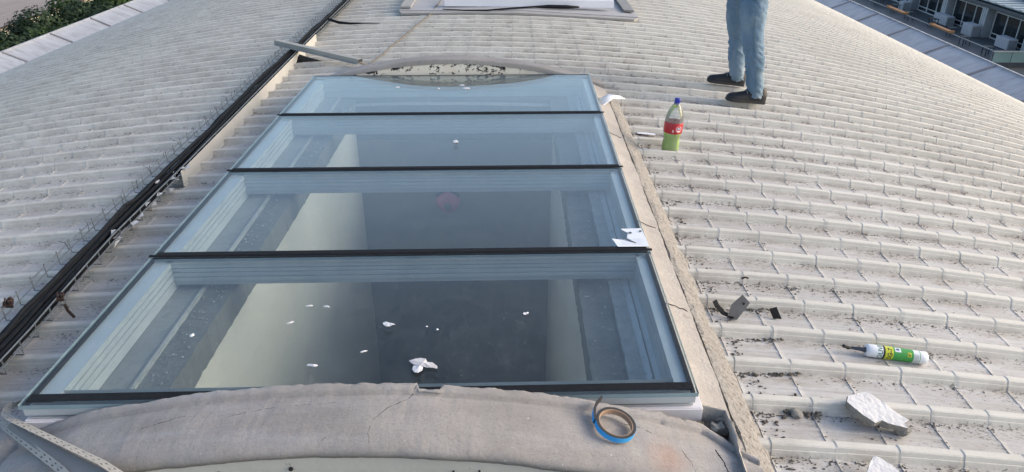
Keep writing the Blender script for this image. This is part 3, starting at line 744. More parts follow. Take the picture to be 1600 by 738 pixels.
# ================================================================== PERFORATED STRAP, TAPE ROLL, PAPER, FLAKES
def strap_strip(path,widthdir,w_,parent):
    """strip with two rows of slots; path list of points"""
    vs=[];fs=[]; Pp=[Vector(p) for p in path]; seg=[(b-a).length for a,b in zip(Pp[:-1],Pp[1:])]; tot=sum(seg)
    def at_(s):
        for (a,b,l) in zip(Pp[:-1],Pp[1:],seg):
            if s<=l+1e-6: return a.lerp(b,min(1,s/l)),(b-a)/l
            s-=l
        return Pp[-1],(Pp[-1]-Pp[-2]).normalized()
    step=.0065; n=int(tot/step); us=[0,.22,.36,.62,.76,1]
    for i in range(n+1):
        p,t=at_(i*step); wd=Vector(widthdir); wd=(wd-t*wd.dot(t)).normalized(); nn=t.cross(wd).normalized()
        for u in us: vs.append(p+wd*w_*(u-.5)); 
    k=len(us)
    for i in range(n):
        for j in range(5):
            if j==1 and i%6 in (1,2): continue
            if j==3 and i%6 in (2,3): continue
            q=i*k+j; fs.append((q,q+1,q+k+1,q+k))
    o=meshobj('perforated_flange',vs,fs,pm('dusty_galvanised',(.42,.39,.34),(.33,.31,.28),30,.6,.002,90,world=True),parent)
    md=o.modifiers.new('thick','SOLIDIFY'); md.thickness=.0012; return o
ps=empty('perforated_bead',(-1.1,1.75,0)); tag(ps,'perforated metal corner bead folded in two at the skylight near left corner','metal bead')
def Q(l): return [(x+1.1,y-1.75,z) for x,y,z in l]
strap_strip(Q([(-1.055,1.785,.128),(-1.09,1.775,.118),(-1.105,1.755,.112),(-1.09,1.725,.115),(-1.05,1.69,.128),(-.62,1.42,.222),(-.50,1.34,.235)]),(.6,.8,-.35),.024,ps)
strap_strip(Q([(-1.09,1.77,.11),(-1.108,1.745,.095),(-1.10,1.715,.092),(-1.07,1.685,.10),(-.74,1.43,.185),(-.66,1.36,.195)]),(.6,.8,.5),.021,ps)
mb=MB(); mb.add(Q([(-1.05,1.685,.118),(-.62,1.415,.208),(-.50,1.335,.222),(-.66,1.355,.187),(-.74,1.425,.178),(-1.07,1.68,.096)]),[(0,1,4,5),(1,2,3,4)]); o=mb.build('web',pm('dull_zinc',(.24,.23,.22)),ps); o.modifiers.new('t','SOLIDIFY').thickness=.001

# tape roll: blue backed black sealing tape on a brown core, lying on the near band
tz=zn(.738,1.60); tp=empty('tape_roll',(.738,1.60,tz+.008)); tag(tp,'roll of blue-backed black sealing tape lying on the near arch','tape roll')
def ring(ri,ro,z0,z1,n=56):
    mb=MB(); mb.lathe([(ri,z0),(ro,z0),(ro,z1),(ri,z1),(ri,z0)],n); return mb
M_blue=pm('blue_backing',(.03,.36,.78),(.03,.30,.70),20,.45); M_btape=pm('black_foam_tape',(.02,.019,.019),(.03,.028,.027),40,.7); M_core=pm('brown_core',(.42,.29,.2),(.33,.22,.15),20,.8)
H_=.017
ring(.0495,.0518,0,H_).build('core',M_core,tp); ring(.0519,.0605,.0004,H_+.0006).build('tape_layers',M_btape,tp); ring(.0606,.0612,.0002,H_-.0002).build('blue_backing',M_blue,tp)
bk=MB(); an=[radians(a) for a in range(205,130,-6)]; vs=[];fs=[]
for i,a in enumerate(an):
    rr_=.0615+.0006*i+(.00025*i*i); 
    for (q,z) in ((-.004,0),(.004,0),(.004,H_),(-.004,H_)): vs.append(((rr_+q)*cos(a),(rr_+q)*sin(a),z))
for i in range(len(an)-1):
    for c_ in range(4): q=i*4+c_; q2=i*4+(c_+1)%4; fs.append((q,q+4,q2+4,q2))
bk.add(vs,fs,0); fs2=[(0,1,2,3)]; bk.add(vs[-4:],[(3,2,1,0)]); bk.build('loose_tail',M_btape,tp)
vs2=[]; fs2=[]
for i,a in enumerate(an):
    rr_=.0615+.0006*i+(.00025*i*i)+.0042
    for z in (0,H_): vs2.append((rr_*cos(a),rr_*sin(a),z))
for i in range(len(an)-1): fs2.append((2*i,2*i+2,2*i+3,2*i+1))
meshobj('tail_backing',vs2,fs2,M_blue,tp)
tp.rotation_euler=(radians(-1),radians(13),radians(-25)); tp.scale=(.97,.97,1)

# torn paper label on the third pane
pp=MB(); z=.0
poly=[(-.045,.082),(.043,.088),(.047,.055),(.050,.0),(.053,-.078),(-.078,-.083),(-.094,-.01),(-.045,-.022),(.0,-.052),(.004,-.047),(-.03,-.005),(-.025,.02),(-.02,.045),(-.04,.07)]
bm=bmesh.new(); vv=[bm.verts.new((x,y,.0015+.002*abs(fbm(x*30,y*30)))) for x,y in poly]; bm.faces.new(vv); bmesh.ops.triangulate(bm,faces=bm.faces[:])
me=bpy.data.meshes.new('paper_label'); bm.to_mesh(me); bm.free(); me.materials.append(M_paper)
po=bpy.data.objects.new('paper_label',me); link(po); po.location=(.962,2.765,ZG+.0015); po.modifiers.new('t','SOLIDIFY').thickness=.0008
tag(po,'torn white paper label at the right edge of the glass pane','paper')
mb=MB(); mb.add([(-.02,.045,.005),(-.006,.05,.005),(-.002,.036,.005),(-.016,.032,.005)],[(0,1,2,3)]); mb.add([(.03,.062,.005),(.04,.064,.005),(.042,.05,.005),(.031,.05,.005)],[(0,1,2,3)])
for i in range(5): yy=-.02-.012*i; mb.add([(-.06,yy,.0045),(.035-.012*(i%2),yy+.002,.0045),(.035-.012*(i%2),yy+.0005,.0045),(-.06,yy-.0015,.0045)],[(3,2,1,0)],1)
o=mb.build('print_mark',[pm('dark_print',(.06,.08,.1)),pm('faint_print',(.6,.62,.68))],po)

FL=[(-.636,2.046,.013,.018,'small triangular white paint flake on the left concrete ledge side of the front pane'),
 (-.285,2.230,.022,.007,'curved thin white flake, left of the close pair near the top of the front pane'),
 (-.222,2.226,.026,.009,'flat thin white flake, right of the close pair near the top of the front pane'),
 (-.324,2.124,.022,.008,'slanting thin white flake below the close pair on the front pane'),
 (.02,2.114,.040,.022,'large pointed white flake in the middle of the front pane'),
 (.152,2.103,.007,.006,'tiny round white speck right of the large pointed flake'),
 (.19,2.084,.010,.005,'tiny oblong white speck right of the round speck'),
 (-.038,1.959,.022,.008,'small slim white flake below the large pointed flake'),
 (-.188,1.884,.036,.014,'oval white flake low on the front pane, left of the crumpled one'),
 (.496,2.184,.020,.013,'folded white flake on the right half of the front pane'),
 (.123,3.935,.026,.040,'star-shaped white flake on the second pane from the far end'),
 (-.359,5.02,.030,.026,'leftmost white flake on the farthest pane'),
 (-.071,4.992,.022,.020,'middle white flake on the farthest pane'),
 (.119,5.000,.046,.030,'larger right-hand white flake on the farthest pane'),
 (.088,5.078,.034,.022,'smaller right-hand white flake on the farthest pane, behind the larger')]
for i,(x,y,a,b,lab) in enumerate(FL):
    rnd=random.Random(i+40); n=11; vs=[(0,0,.004+.003*rnd.random())]
    for k in range(n):
        an_=2*pi*k/n; r=rnd.uniform(.65,1.12); xx=cos(an_)*a/2*r*1.25; yy=sin(an_)*b/2*r*1.35
        if i in (1,): yy+=.006*sin(xx*160)
        if i in (2,8,7,3): yy*=.9
        vs.append((xx,yy,.0012+.004*rnd.random()*(i in (4,9,10))))
    fs=[(0,1+k,1+(k+1)%n) for k in range(n)]
    o=meshobj('paint_flake',vs,fs,M_flake); o.location=(x,y,ZG+.001); o.rotation_euler=(0,0,{3:.5,7:.35,1:-.4,9:.5,4:-.15}.get(i,rnd.uniform(-.2,.2)))
    o.modifiers.new('t','SOLIDIFY').thickness=.0012
    tag(o,lab,'paint flake','white paint flakes on the skylight glass')
# crumpled flake
cf=empty('crumpled_flake',(.165,1.885,ZG+.002)); tag(cf,'crumpled grey-white paper scrap low in the middle of the front pane','paper scrap')
def crump(name,poly,zamp,seed,mat,par,n=12):
    vs=[(0.,0.,.012)]; fs=[]; m=len(poly)
    for ring_ in (.5,1.):
        for k,(x,y) in enumerate(poly): vs.append((x*ring_,y*ring_,(.006+zamp*fbm(x*40,y*40,seed))*(1.2-ring_*.7)+.003))
    for k in range(m): k2=(k+1)%m; fs.append((0,1+k,1+k2)); fs.append((1+k,1+m+k,1+m+k2,1+k2))
    o=meshobj(name,vs,fs,mat,par); o.modifiers.new('t','SOLIDIFY').thickness=.001; return o
crump('upper_fold',[(-.048,.014),(-.03,.026),(-.012,.031),(.004,.026),(.010,.012),(.028,.006),(.044,-.010),(.047,-.024),(.03,-.02),(.012,-.018),(-.01,-.012),(-.032,-.004)],.007,1,pm('greyish_scrap',(.60,.585,.60),(.48,.465,.47),40,.8,.002,60),cf)
o=crump('lower_fold',[(-.02,.01),(.0,.014),(.012,.006),(.012,-.012),(.0,-.026),(-.012,-.024),(-.02,-.010)],.004,2,M_flake,cf); o.location=(-.012,-.018,-.001)

# ================================================================== BOTTLE
BX,BY=1.434,4.36; bz=roofz(BX)+.001
bo=empty('soda_bottle',(BX,BY,bz)); tag(bo,'plastic bottle with blue cap, red label and green drink on the roof','bottle')
def bottle_mat():
    m,t,b=newmat('clear_plastic'); t.nodes.remove(b); o=t.nodes['Material Output']
    g=N(t,'ShaderNodeLayerWeight'); g.inputs[0].default_value=.35
    tr=N(t,'ShaderNodeBsdfTransparent'); tr.inputs[0].default_value=(.93,.95,.95,1); gl_=N(t,'ShaderNodeBsdfGlossy'); gl_.inputs['Roughness'].default_value=.08
    df=N(t,'ShaderNodeBsdfDiffuse'); df.inputs[0].default_value=(.85,.87,.88,1)
    a=N(t,'ShaderNodeMixShader'); t.links.new(g.outputs['Fresnel'],a.inputs[0]); t.links.new(tr.outputs[0],a.inputs[1]); t.links.new(gl_.outputs[0],a.inputs[2])
    a2=N(t,'ShaderNodeMixShader'); a2.inputs[0].default_value=.13; t.links.new(a.outputs[0],a2.inputs[1]); t.links.new(df.outputs[0],a2.inputs[2])
    t.links.new(a2.outputs[0],o.inputs[0]); return m
BP=[(.0,.006),(.02,.002),(.034,.0),(.045,.006),(.052,.022),(.0535,.05),(.052,.08),(.049,.10),(.0515,.118),(.0555,.135),(.057,.150),(.057,.205),(.0575,.222),(.056,.238),(.050,.262),(.040,.288),(.028,.312),(.0185,.326),(.0155,.334),(.0155,.345)]
mb=MB(); mb.lathe(BP,40); mb.build('clear_body',bottle_mat(),bo,True)
def liquid_mat():
    m,t,b=newmat('green_drink'); b.inputs['Base Color'].default_value=(.33,.62,.06,1); b.inputs['Roughness'].default_value=.15
    b.inputs['Subsurface Weight'].default_value=.6; b.inputs['Subsurface Radius'].default_value=(.03,.06,.01); b.inputs['Subsurface Scale'].default_value=.5
    co=coords(t,False); f=ramp(t,noise(t,co,16,3),[(.3,0.),(.7,1.)]); t.links.new(mix(t,f,(.56,.76,.07),(.44,.68,.05)),b.inputs['Base Color']); return m
mb=MB(); lp=[(max(r-.002,0),z+.002) for r,z in BP if z<.14]+[(.0,.139)]; mb.lathe(lp,40); mb.build('green_drink',liquid_mat(),bo,True)
mb=MB(); mb.lathe([(.0174,.330),(.0178,.346),(.0172,.357),(.015,.359),(0,.359)],28); mb.build('blue_cap',pm('blue_cap',(.012,.025,.32),(.01,.02,.26),20,.35),bo,True)
mb=MB(); mb.lathe([(.0175,.322),(.0185,.325),(.0175,.328)],28); mb.build('neck_ring',pm('blue_ring',(.012,.025,.32)),bo,True)
def wrapm(name,r,shapes,mats,parent):
    """flat polygons (angle metres around, height) laid on a cylinder of radius r; camera-facing side is -Y"""
    mb=MB()
    for poly,mi_,off_ in shapes: mb.add([((r+off_)*cos(-pi/2+s/r),(r+off_)*sin(-pi/2+s/r),z) for s,z in poly],[tuple(range(len(poly)))],mi_)
    return mb.build(name,mats,parent)
M_red=pm('red_label',(.42,.018,.03),(.40,.014,.025),14,.4); M_wht=pm('white_print',(.8,.8,.8)); M_pk=pm('pink_print',(.75,.2,.24)); M_navy=pm('navy_print',(.03,.07,.25))
mb=MB(); mb.lathe([(.0574,.146),(.0580,.147),(.0580,.213),(.0574,.214)],48); mb.build('red_label',M_red,bo,True)
def disc(cx,cz,a,b,n=20): return [(cx+a*cos(2*pi*k/n),cz+b*sin(2*pi*k/n)) for k in range(n)]
wrapm('emblem',.0582,[(disc(.012,.178,.019,.021),0,.0),(disc(.012,.178,.0165,.0185),1,.0003),(disc(.012,.182,.0125,.0085),2,.0006),
   ([(.003,.187),(.008,.190),(.010,.183),(.006,.180)],3,.001),([(.011,.189),(.017,.188),(.016,.184),(.011,.185)],3,.001),([(.004,.179),(.020,.181),(.020,.178),(.005,.176)],3,.001),
   (disc(-.024,.168,.004,.006,10),0,.0),([(-.029,.158),(-.018,.157),(-.018,.160),(-.029,.161)],0,.0),([(.0,.168),(.024,.168),(.020,.162),(.005,.162)],0,.0009)],[M_wht,M_pk,M_navy,M_wht],bo)
bo.rotation_euler=(0,radians(3.0),radians(12))

# ================================================================== SILICONE TUBE
T0=Vector((1.80,2.298,0)); T1=Vector((2.025,2.275,0)); RT=.0245
for T in (T0,T1): T.z=roofz(T.x)+RT+.003
tb=empty('sealant_cartridge',T0); tag(tb,'green and white sealant cartridge with black nozzle on the roof sheets','sealant tube')
tb.rotation_euler=(T1-T0).to_track_quat('X','Z').to_euler()
LT=(T1-T0).length
def xlathe(prof,n=36,m=0):
    mb=MB(); mb.lathe(prof,n,m); mb.v=[(z,x,y) for x,y,z in mb.v]; return mb
M_tw=pm('tube_white',(.78,.80,.83),(.72,.74,.77),8,.4); M_tg=pm('tube_green',(.05,.33,.06),(.035,.26,.045),30,.4,stretch=(1,3,3)); M_ty=pm('tube_yellow',(.62,.66,.04),(.52,.56,.03),20,.4); M_tk=pm('tube_black',(.015,.015,.015)); M_nz=pm('nozzle_dark',(.07,.08,.10),(.04,.045,.055),30,.35)
prof=[(0,0),(.019,0),(.0225,.004),(RT,.008),(RT,.030),(RT,LT-.02),(RT,LT-.003),(.0215,LT),(.0205,LT-.006),(0,LT-.006)]
xlathe(prof).build('body',M_tw,tb,True)
for (a,b,m,r,nm) in ((.058,.066,M_tk,.0002,'black_band'),(.066,.096,M_ty,.0002,'yellow_band'),(.096,.172,M_tg,.0002,'green_band'),(.195,.197,M_tg,.0003,'green_line')):
    xlathe([(RT+r,a),(RT+r,b)],36).build(nm,m,tb,True)
nz=xlathe([(.0105,0),(.0105,-.006),(.0085,-.008),(.0045,-.062),(.003,-.064)],16).build('nozzle',M_nz,tb,True)
mb=MB(); mb.tube([(-.056,0,0),(-.066,.001,-.002),(-.074,.001,.001),(-.083,.0,.0035),(-.088,0,.002)],[.006,.0075,.0055,.0075,.004],8); mb.build('dried_sealant',M_tk,nz,True)
def text_polys(s,size):
    c=bpy.data.curves.new('t','FONT'); c.body=s; c.size=size; c.resolution_u=3; c.offset=.02*size; c.align_x='LEFT'
    o=bpy.data.objects.new('t',c); link(o); dg=bpy.context.evaluated_depsgraph_get(); me=bpy.data.meshes.new_from_object(o.evaluated_get(dg))
    vs=[tuple(v.co) for v in me.vertices]; fs=[tuple(p.vertices) for p in me.polygons]; bpy.data.objects.remove(o); bpy.data.meshes.remove(me); return vs,fs
def tube_text(name,s,size,xbase,start,mat):
    """text runs around the girth, letter tops towards the nozzle (-x)"""
    vs,fs=text_polys(s,size); mb=MB(); r=RT+.0005
    mb.add([(xbase-v[1],r*cos(start+v[0]/r),r*sin(start+v[0]/r)) for v in vs],fs); return mb.build(name,mat,tb)
# camera looks from -Y and above: angle runs from pi+ (low front) over the front up to the top
def start(u): return u
vs_=None
def tube_text2(name,s,size,xbase,th0,mat,off_=.0005):
    vs,fs=text_polys(s,size); mb=MB(); r=RT+off_
    mb.add([(xbase-v[1],-r*cos(th0+v[0]/r),r*sin(th0+v[0]/r)) for v in vs],[f[::-1] for f in fs]); return mb.build(name,mat,tb)
M_lg=pm('letter_green',(.02,.16,.09))
tube_text2('lettering','OLIVE',.024,.055,-.62,M_lg)
tube_text2('lettering','SG-7',.024,.091,-.5,M_tk,.0008)
def cyl_patch(name,x0,x1,t0,t1,m,off_=.0007,n=6):
    vs=[];fs=[]; r=RT+off_
    for i in range(n+1):
        t=t0+(t1-t0)*i/n; vs+=[(x0,-r*cos(t),r*sin(t)),(x1,-r*cos(t),r*sin(t))]
    for i in range(n): fs.append((2*i,2*i+2,2*i+3,2*i+1))
    return meshobj(name,vs,fs,m,tb)
cyl_patch('yellow_mark',.148,.162,.35,1.05,M_ty); cyl_patch('black_mark',.151,.154,.45,.95,M_tk,.001); cyl_patch('black_mark',.156,.159,.45,.75,M_tk,.001)
cyl_patch('white_patch',.102,.124,.9,1.7,M_tw); cyl_patch('blue_mark',.106,.118,1.15,1.5,M_navy,.001)
for i in range(7): cyl_patch('small_print',.174+.0026*i,.1750+.0026*i,-.6,1.0-.1*(i%3),pm('grey_green_print',(.42,.5,.42)) if i==0 else bpy.data.materials['grey_green_print'],.0006)

# ================================================================== BROKEN PLASTER SLABS AND LOOSE BITS
def slab(name,poly,th,top,side,seed,loc,rot):
    bm=bmesh.new(); n=len(poly)
    def dens(poly):
        out=[]
        for i,(a,b) in enumerate(zip(poly,poly[1:]+poly[:1])):
            for t in (0,.33,.66): out.append((a[0]+(b[0]-a[0])*t+.0025*fbm(i*3+t*9,seed),a[1]+(b[1]-a[1])*t+.0025*fbm(i*3+t*9,seed+5)))
        return out
    pl=dens(poly); m=len(pl); rings=[]
    for lvl,(s,z) in enumerate(((.88,0),(.965,th*.35),(1.0,th*.75),(.985,th))):
        rings.append([bm.verts.new((x*s+.003*fbm(k*.7,lvl,seed),y*s+.003*fbm(k*.7,lvl+3,seed),z+.003*fbm(k*.9,lvl+7,seed))) for k,(x,y) in enumerate(pl)])
    inner=[rings[-1]]
    for s in (.7,.35): inner.append([bm.verts.new((x*s,y*s,th+.001*fbm(x*s*60,y*s*60,seed))) for x,y in pl])
    cv=bm.verts.new((0,0,th+.001)); fs=[]
    for a,b in zip(rings[:-1],rings[1:]):
        for k in range(m): bm.faces.new((a[k],a[(k+1)%m],b[(k+1)%m],b[k])).material_index=1
    for a,b in zip(inner[:-1],inner[1:]):
        for k in range(m): bm.faces.new((a[k],a[(k+1)%m],b[(k+1)%m],b[k]))
    for k in range(m): bm.faces.new((inner[-1][k],inner[-1][(k+1)%m],cv))
    bm.faces.new(rings[0][::-1]).material_index=1
    me=bpy.data.meshes.new(name); bm.to_mesh(me); bm.free(); me.materials.append(top); me.materials.append(side)
    o=bpy.data.objects.new(name,me); link(o); o.location=loc; o.rotation_euler=rot; return o
s1=slab('plaster_slab',[(-.098,.020),(-.085,.048),(-.045,.066),(-.005,.082),(.02,.06),(.055,.02),(.10,-.03),(.078,-.045),(.083,-.065),(.03,-.058),(.0,-.045),(-.03,-.06),(-.075,-.015)],.030,M_pfoam,M_stone,2,(1.655,1.905,roofz(1.655)+.032),(radians(8),radians(9),radians(0)))
tag(s1,'large broken slab of white plaster lying on the roof, lower right','plaster slab')
ck=rock('mortar_chunk',(1.735,1.855,roofz(1.735)+.022),(.028,.024,.02),M_stone,3.3); tag(ck,'tan mortar chunk poking out under the right end of the plaster slab','rubble')
s2=slab('plaster_piece',[(-.055,-.03),(-.02,.012),(.0,.032),(.018,.028),(.05,-.01),(.06,-.05),(-.04,-.06)],.014,M_pfoam,M_clod,5,(1.555,1.655,roofz(1.555)+.04),(radians(6),radians(6),.1))
tag(s2,'smaller white plaster piece with dark edge at the bottom edge of the photo','plaster piece')
CL=[(1.405,1.92,.024,.019,.015,'larger brown clod left of the plaster slab'),(1.375,1.935,.012,.010,.010,'small dark clod beside the larger brown clod'),(1.345,1.945,.011,.008,.007,'small flat clod nearest the kerb, left of the brown clod'),
    (1.36,1.905,.010,.007,.006,'tiny clod below the others near the kerb'),(1.402,1.757,.016,.012,.012,'dark squarish lump under the rib below the plaster slab'),(1.425,1.75,.018,.012,.010,'grey squarish lump under the rib below the plaster slab'),
    (1.325,2.125,.012,.007,.007,'small dark lump close to the kerb level with the sealant tube')]
for i,(x,y,a,b,c_,lab) in enumerate(CL):
    o=rock('dirt_clod',(x,y,roofz(x)+c_*.6),(a,b,c_),M_stone if i in (0,5) else M_clod,i+1.2); tag(o,lab,'clod','dirt clods beside the kerb')
o=rock('black_lump',(1.778,1.967,roofz(1.778)+.008),(.017,.010,.012),M_cable,9.1); tag(o,'black lump by the rib foot right of the plaster slab','lump')
# leaning grey metal plate with black strip and small black flap
br=empty('metal_tab',(1.325,2.50,roofz(1.32)+.002)); tag(br,'upright grey metal tab with a bolt hole in the sheet pan by the kerb','metal tab')
mb=MB(); mb.add([(-.01,-.012,.0),(.03,-.02,.0),(.075,-.01,.075),(.045,.005,.105),(.005,.0,.06)],[(0,1,2,3,4)]); o=mb.build('plate',pm('scratched_grey_metal',(.23,.22,.215),(.17,.165,.16),30,.45,metallic=.3),br); o.modifiers.new('t','SOLIDIFY').thickness=.003
mb=MB(); mb.lathe([(0,0),(.006,0)],12); o=mb.build('bolt_hole',M_darkgap,br); o.location=(.049,-.0115,.072); o.rotation_euler=(radians(75),radians(20),0)
mb=MB(); pts=[(-.055,.035,.055),(-.045,.025,.035),(-.02,.005,.012),(.02,-.015,.004)]; vs=[];fs=[]
for i,p in enumerate(pts): vs+=[(p[0]-.008,p[1]-.004,p[2]),(p[0]+.008,p[1]+.006,p[2]+.004)]
for i in range(3): fs.append((2*i,2*i+1,2*i+3,2*i+2))
mb.add(vs,fs); o=mb.build('black_strip',M_cable); o.location=(1.325,2.50,roofz(1.32)+.002); o.modifiers.new('t','SOLIDIFY').thickness=.005; tag(o,'curved black rubber strip leaning in front of the metal tab','rubber strip')
mb=MB(); mb.add([(0,0,.03),(.03,.006,.035),(.045,-.03,.0),(.012,-.028,.0)],[(0,1,2,3)]); o=mb.build('black_flap',M_cable); o.location=(1.50,2.535,roofz(1.5)+.003); o.modifiers.new('t','SOLIDIFY').thickness=.004; tag(o,'small black rubber flap in the pan right of the metal tab','rubber flap')
# twigs
TWG=[(1.396,4.12,.05,2.2,'short black curved twig in front of the bottle'),(1.45,4.085,.07,-.1,'thin grey twig right of the black curved twig'),(1.88,3.92,.10,.15,'curved grey twig on the pan right of the bottle twigs'),(1.455,2.742,.03,.1,'rusty brown bit on a rib above the metal tab'),(1.39,3.29,.028,.05,'small black stick beside the torn paper label side of the kerb'),(1.07,4.0,.0,0,'')]
for i,(x,y,l,a,lab) in enumerate(TWG[:5]):
    pts=[(x+l*(t-.5)*cos(a)+.0,y+l*(t-.5)*sin(a)+(.018*sin(t*pi) if i<3 else 0),roofz(x)+(.05 if i==3 else .008)+.006*sin(t*3)) for t in [k/8 for k in range(9)]]
    mb=MB(); mb.tube(pts,[.0045 if i in(0,3,4) else .002]*9,5); o=mb.build('twig',M_rust if i==3 else (M_cable if i in (0,4) else M_clod),None,True); tag(o,lab,'twig','twigs and sticks on the roof')
# white strips near the kerb
mb=MB(); mb.add([(0,0,0),(.12,-.05,.0),(.122,-.085,.0),(.006,-.05,.0)],[(3,2,1,0)]); o=mb.build('paper_strip',M_paper); o.location=(1.275,4.73,roofz(1.3)+.012); o.modifiers.new('t','SOLIDIFY').thickness=.001; tag(o,'flat white paper strip in the pan left of the bottle','paper')
mb=MB(); mb.add([(0,-.12,.0),(.0,.0,.01),(.07,.07,.025),(.15,.05,.02),(.19,.03,.0),(.1,.0,.012),(.03,-.10,.0)],[(0,6,5,1),(1,5,2),(2,5,3),(3,5,4)]); o=mb.build('plastic_sheet',M_paper,None,True); o.location=(1.045,4.98,.105); o.modifiers.new('t','SOLIDIFY').thickness=.002; tag(o,'white plastic sheet scrap at the far end of the kerb','plastic sheet')

# grit and moss flakes on the roof: uncountable, real geometry
def gg(r):
    while True:
        if r.random()<.72: x=1.27+3.6*r.random()**1.5; y=1.35+r.random()**1.3*5.2
        else: x=r.uniform(.0,6) ; y=r.uniform(5.8,8.5)
        if y<5.6 and x<1.27: continue
        n=fbm(x*2.2,y*2.8,4)
        if r.random()>.10+max(0,n)*2.4: continue
        k=round((y-Y0)/PITCH)
        if r.random()<.42:
            m=round((x-1.666)/.205); q=abs(r.gauss(0,.016)); x=1.666+.205*m+r.gauss(0,.006)+q*.12; yy=Y0+PITCH*k-.040-q
        elif r.random()<.6: yy=Y0+PITCH*k-.042-abs(r.gauss(0,.011))
        elif r.random()<.6:
            m=round((x-1.666)/.205); x=1.666+.205*m+abs(r.gauss(0,.008)); yy=Y0+PITCH*k-.045-r.random()*.11
        else: yy=Y0+PITCH*k-.05-r.random()*.12
        return (x,yy,roofz(x)+.001)
g1=crumbs('roof_grit',M_grit,gg,15000,.0012,.0058,None,11); tag(g1,'dark grit and moss flakes lodged along the roof ribs','grit',kind='stuff')
def gk(r):
    if r.random()<.5: return (r.uniform(1.25,1.33),r.uniform(1.5,5.2),roofz(1.3)+.002)
    return (1.44+r.gauss(0,.035),1.95+r.gauss(0,.012),roofz(1.44)+.002) if r.random()<.4 else (r.uniform(1.14,1.24),r.uniform(1.5,5.2),.05-.45*(0))if False else (r.gauss(1.4,.05),r.choice((2.0,1.93,2.14,2.36,2.57))+r.gauss(0,.01),roofz(1.4)+.002)
g2=crumbs('kerb_dirt',M_clod,gk,1600,.002,.010,None,12); tag(g2,'coarse brown dirt crumbs along the foot of the kerb','dirt',kind='stuff')

# ================================================================== PERSON
def ringloft(secs,n=20,capa=True,capb=True):
    """secs: (centre, rx, ry, [yaw]) horizontal-ish rings"""
    mb=MB(); vs=[];fs=[]
    for c,rx,ry in secs:
        for k in range(n): a=2*pi*k/n; vs.append((c[0]+rx*cos(a),c[1]+ry*sin(a),c[2]))
    for i in range(len(secs)-1):
        for k in range(n): k2=(k+1)%n; fs.append((i*n+k,i*n+k2,(i+1)*n+k2,(i+1)*n+k))
    fs.append(tuple(range(n-1,-1,-1))); fs.append(tuple((len(secs)-1)*n+k for k in range(n)))
    mb.add(vs,fs); return mb
def remeshed(name,mb,mat,parent,vox=.010,sm=4,post=None,fac=.5):
    o=mb.build(name,mat,None); m=o.modifiers.new('r','REMESH'); m.mode='VOXEL'; m.voxel_size=vox
    s=o.modifiers.new('s','SMOOTH'); s.iterations=sm; s.factor=fac
    bpy.context.view_layer.update(); dg=bpy.context.evaluated_depsgraph_get(); me=bpy.data.meshes.new_from_object(o.evaluated_get(dg))
    o.modifiers.clear(); o.data=me
    if post:
        me.update()
        cs=[(v.co.copy(),v.normal.copy()) for v in me.vertices]
        for v,(c,nn) in zip(me.vertices,cs): v.co=c+nn*post(c,nn)
    me.polygons.foreach_set('use_smooth',[True]*len(me.polygons)); me.update(); o.parent=parent; return o
pe=empty('person',(2.29,5.76,roofz(2.33)+.045)); tag(pe,'person standing on the roof in light blue jeans and black shoes','person')
PO=Vector((2.33,5.78,roofz(2.33)+.045))
def rel(x,y,z): return (x-PO.x,y-PO.y,z-PO.z)
def cl(p,rx,ry): return (rel(*p),rx,ry)
nearleg=[cl((2.352,5.55,-.035),.068,.072),cl((2.348,5.55,.0),.066,.068),cl((2.335,5.55,.08),.067,.07),cl((2.315,5.55,.2),.070,.074),cl((2.295,5.55,.30),.078,.080),cl((2.276,5.555,.385),.082,.084),
         cl((2.262,5.56,.46),.086,.088),cl((2.256,5.575,.56),.093,.094),cl((2.255,5.60,.68),.102,.102),cl((2.262,5.64,.78),.112,.112),cl((2.275,5.68,.86),.118,.12)]
farleg=[cl((2.338,6.02,-.032),.064,.068),cl((2.334,6.02,.0),.062,.066),cl((2.322,6.02,.08),.064,.068),cl((2.308,6.015,.2),.069,.072),cl((2.292,6.01,.30),.074,.078),cl((2.272,6.0,.385),.078,.08),
        cl((2.262,5.99,.46),.082,.085),cl((2.252,5.97,.56),.088,.092),cl((2.25,5.94,.68),.098,.10),cl((2.26,5.90,.78),.108,.11),cl((2.275,5.86,.86),.116,.118)]
pel=[cl((2.27,5.77,.78),.10,.15),cl((2.272,5.77,.84),.12,.185),cl((2.28,5.77,.92),.125,.185),cl((2.285,5.77,.98),.115,.172),cl((2.285,5.77,1.02),.112,.168)]
jm=MB()
for s in (nearleg,farleg,pel): q=ringloft(s,24); jm.add(q.v,q.f)
def wr(c,nn):
    z=c.z; x=c.x; y=c.y
    d=.007*fbm(x*5,y*5,z*8,2)+.0015*fbm(x*18,y*18,z*30)
    fk=exp(-((z-.36)/.10)**2)+exp(-((z-.05)/.09)**2)+.8*exp(-((z-.8)/.12)**2)+.25
    rdg=abs(fbm(x*5+3,y*5,z*17+x*12,3)); d+= (.011*(.35-min(.35,rdg))/.35-.005)*min(1,fk)
    for zk,am in ((.405,.006),(.43,.004),(.37,.004),(.06,.006),(.09,.005),(.125,.004),(.80,.005)):
        d-=am*1.6*exp(-((z-zk-.02*sin(x*30+y*9)-.05*x)/.009)**2)*(.6+.8*fbm(x*8,y*8,zk*10))
    return d
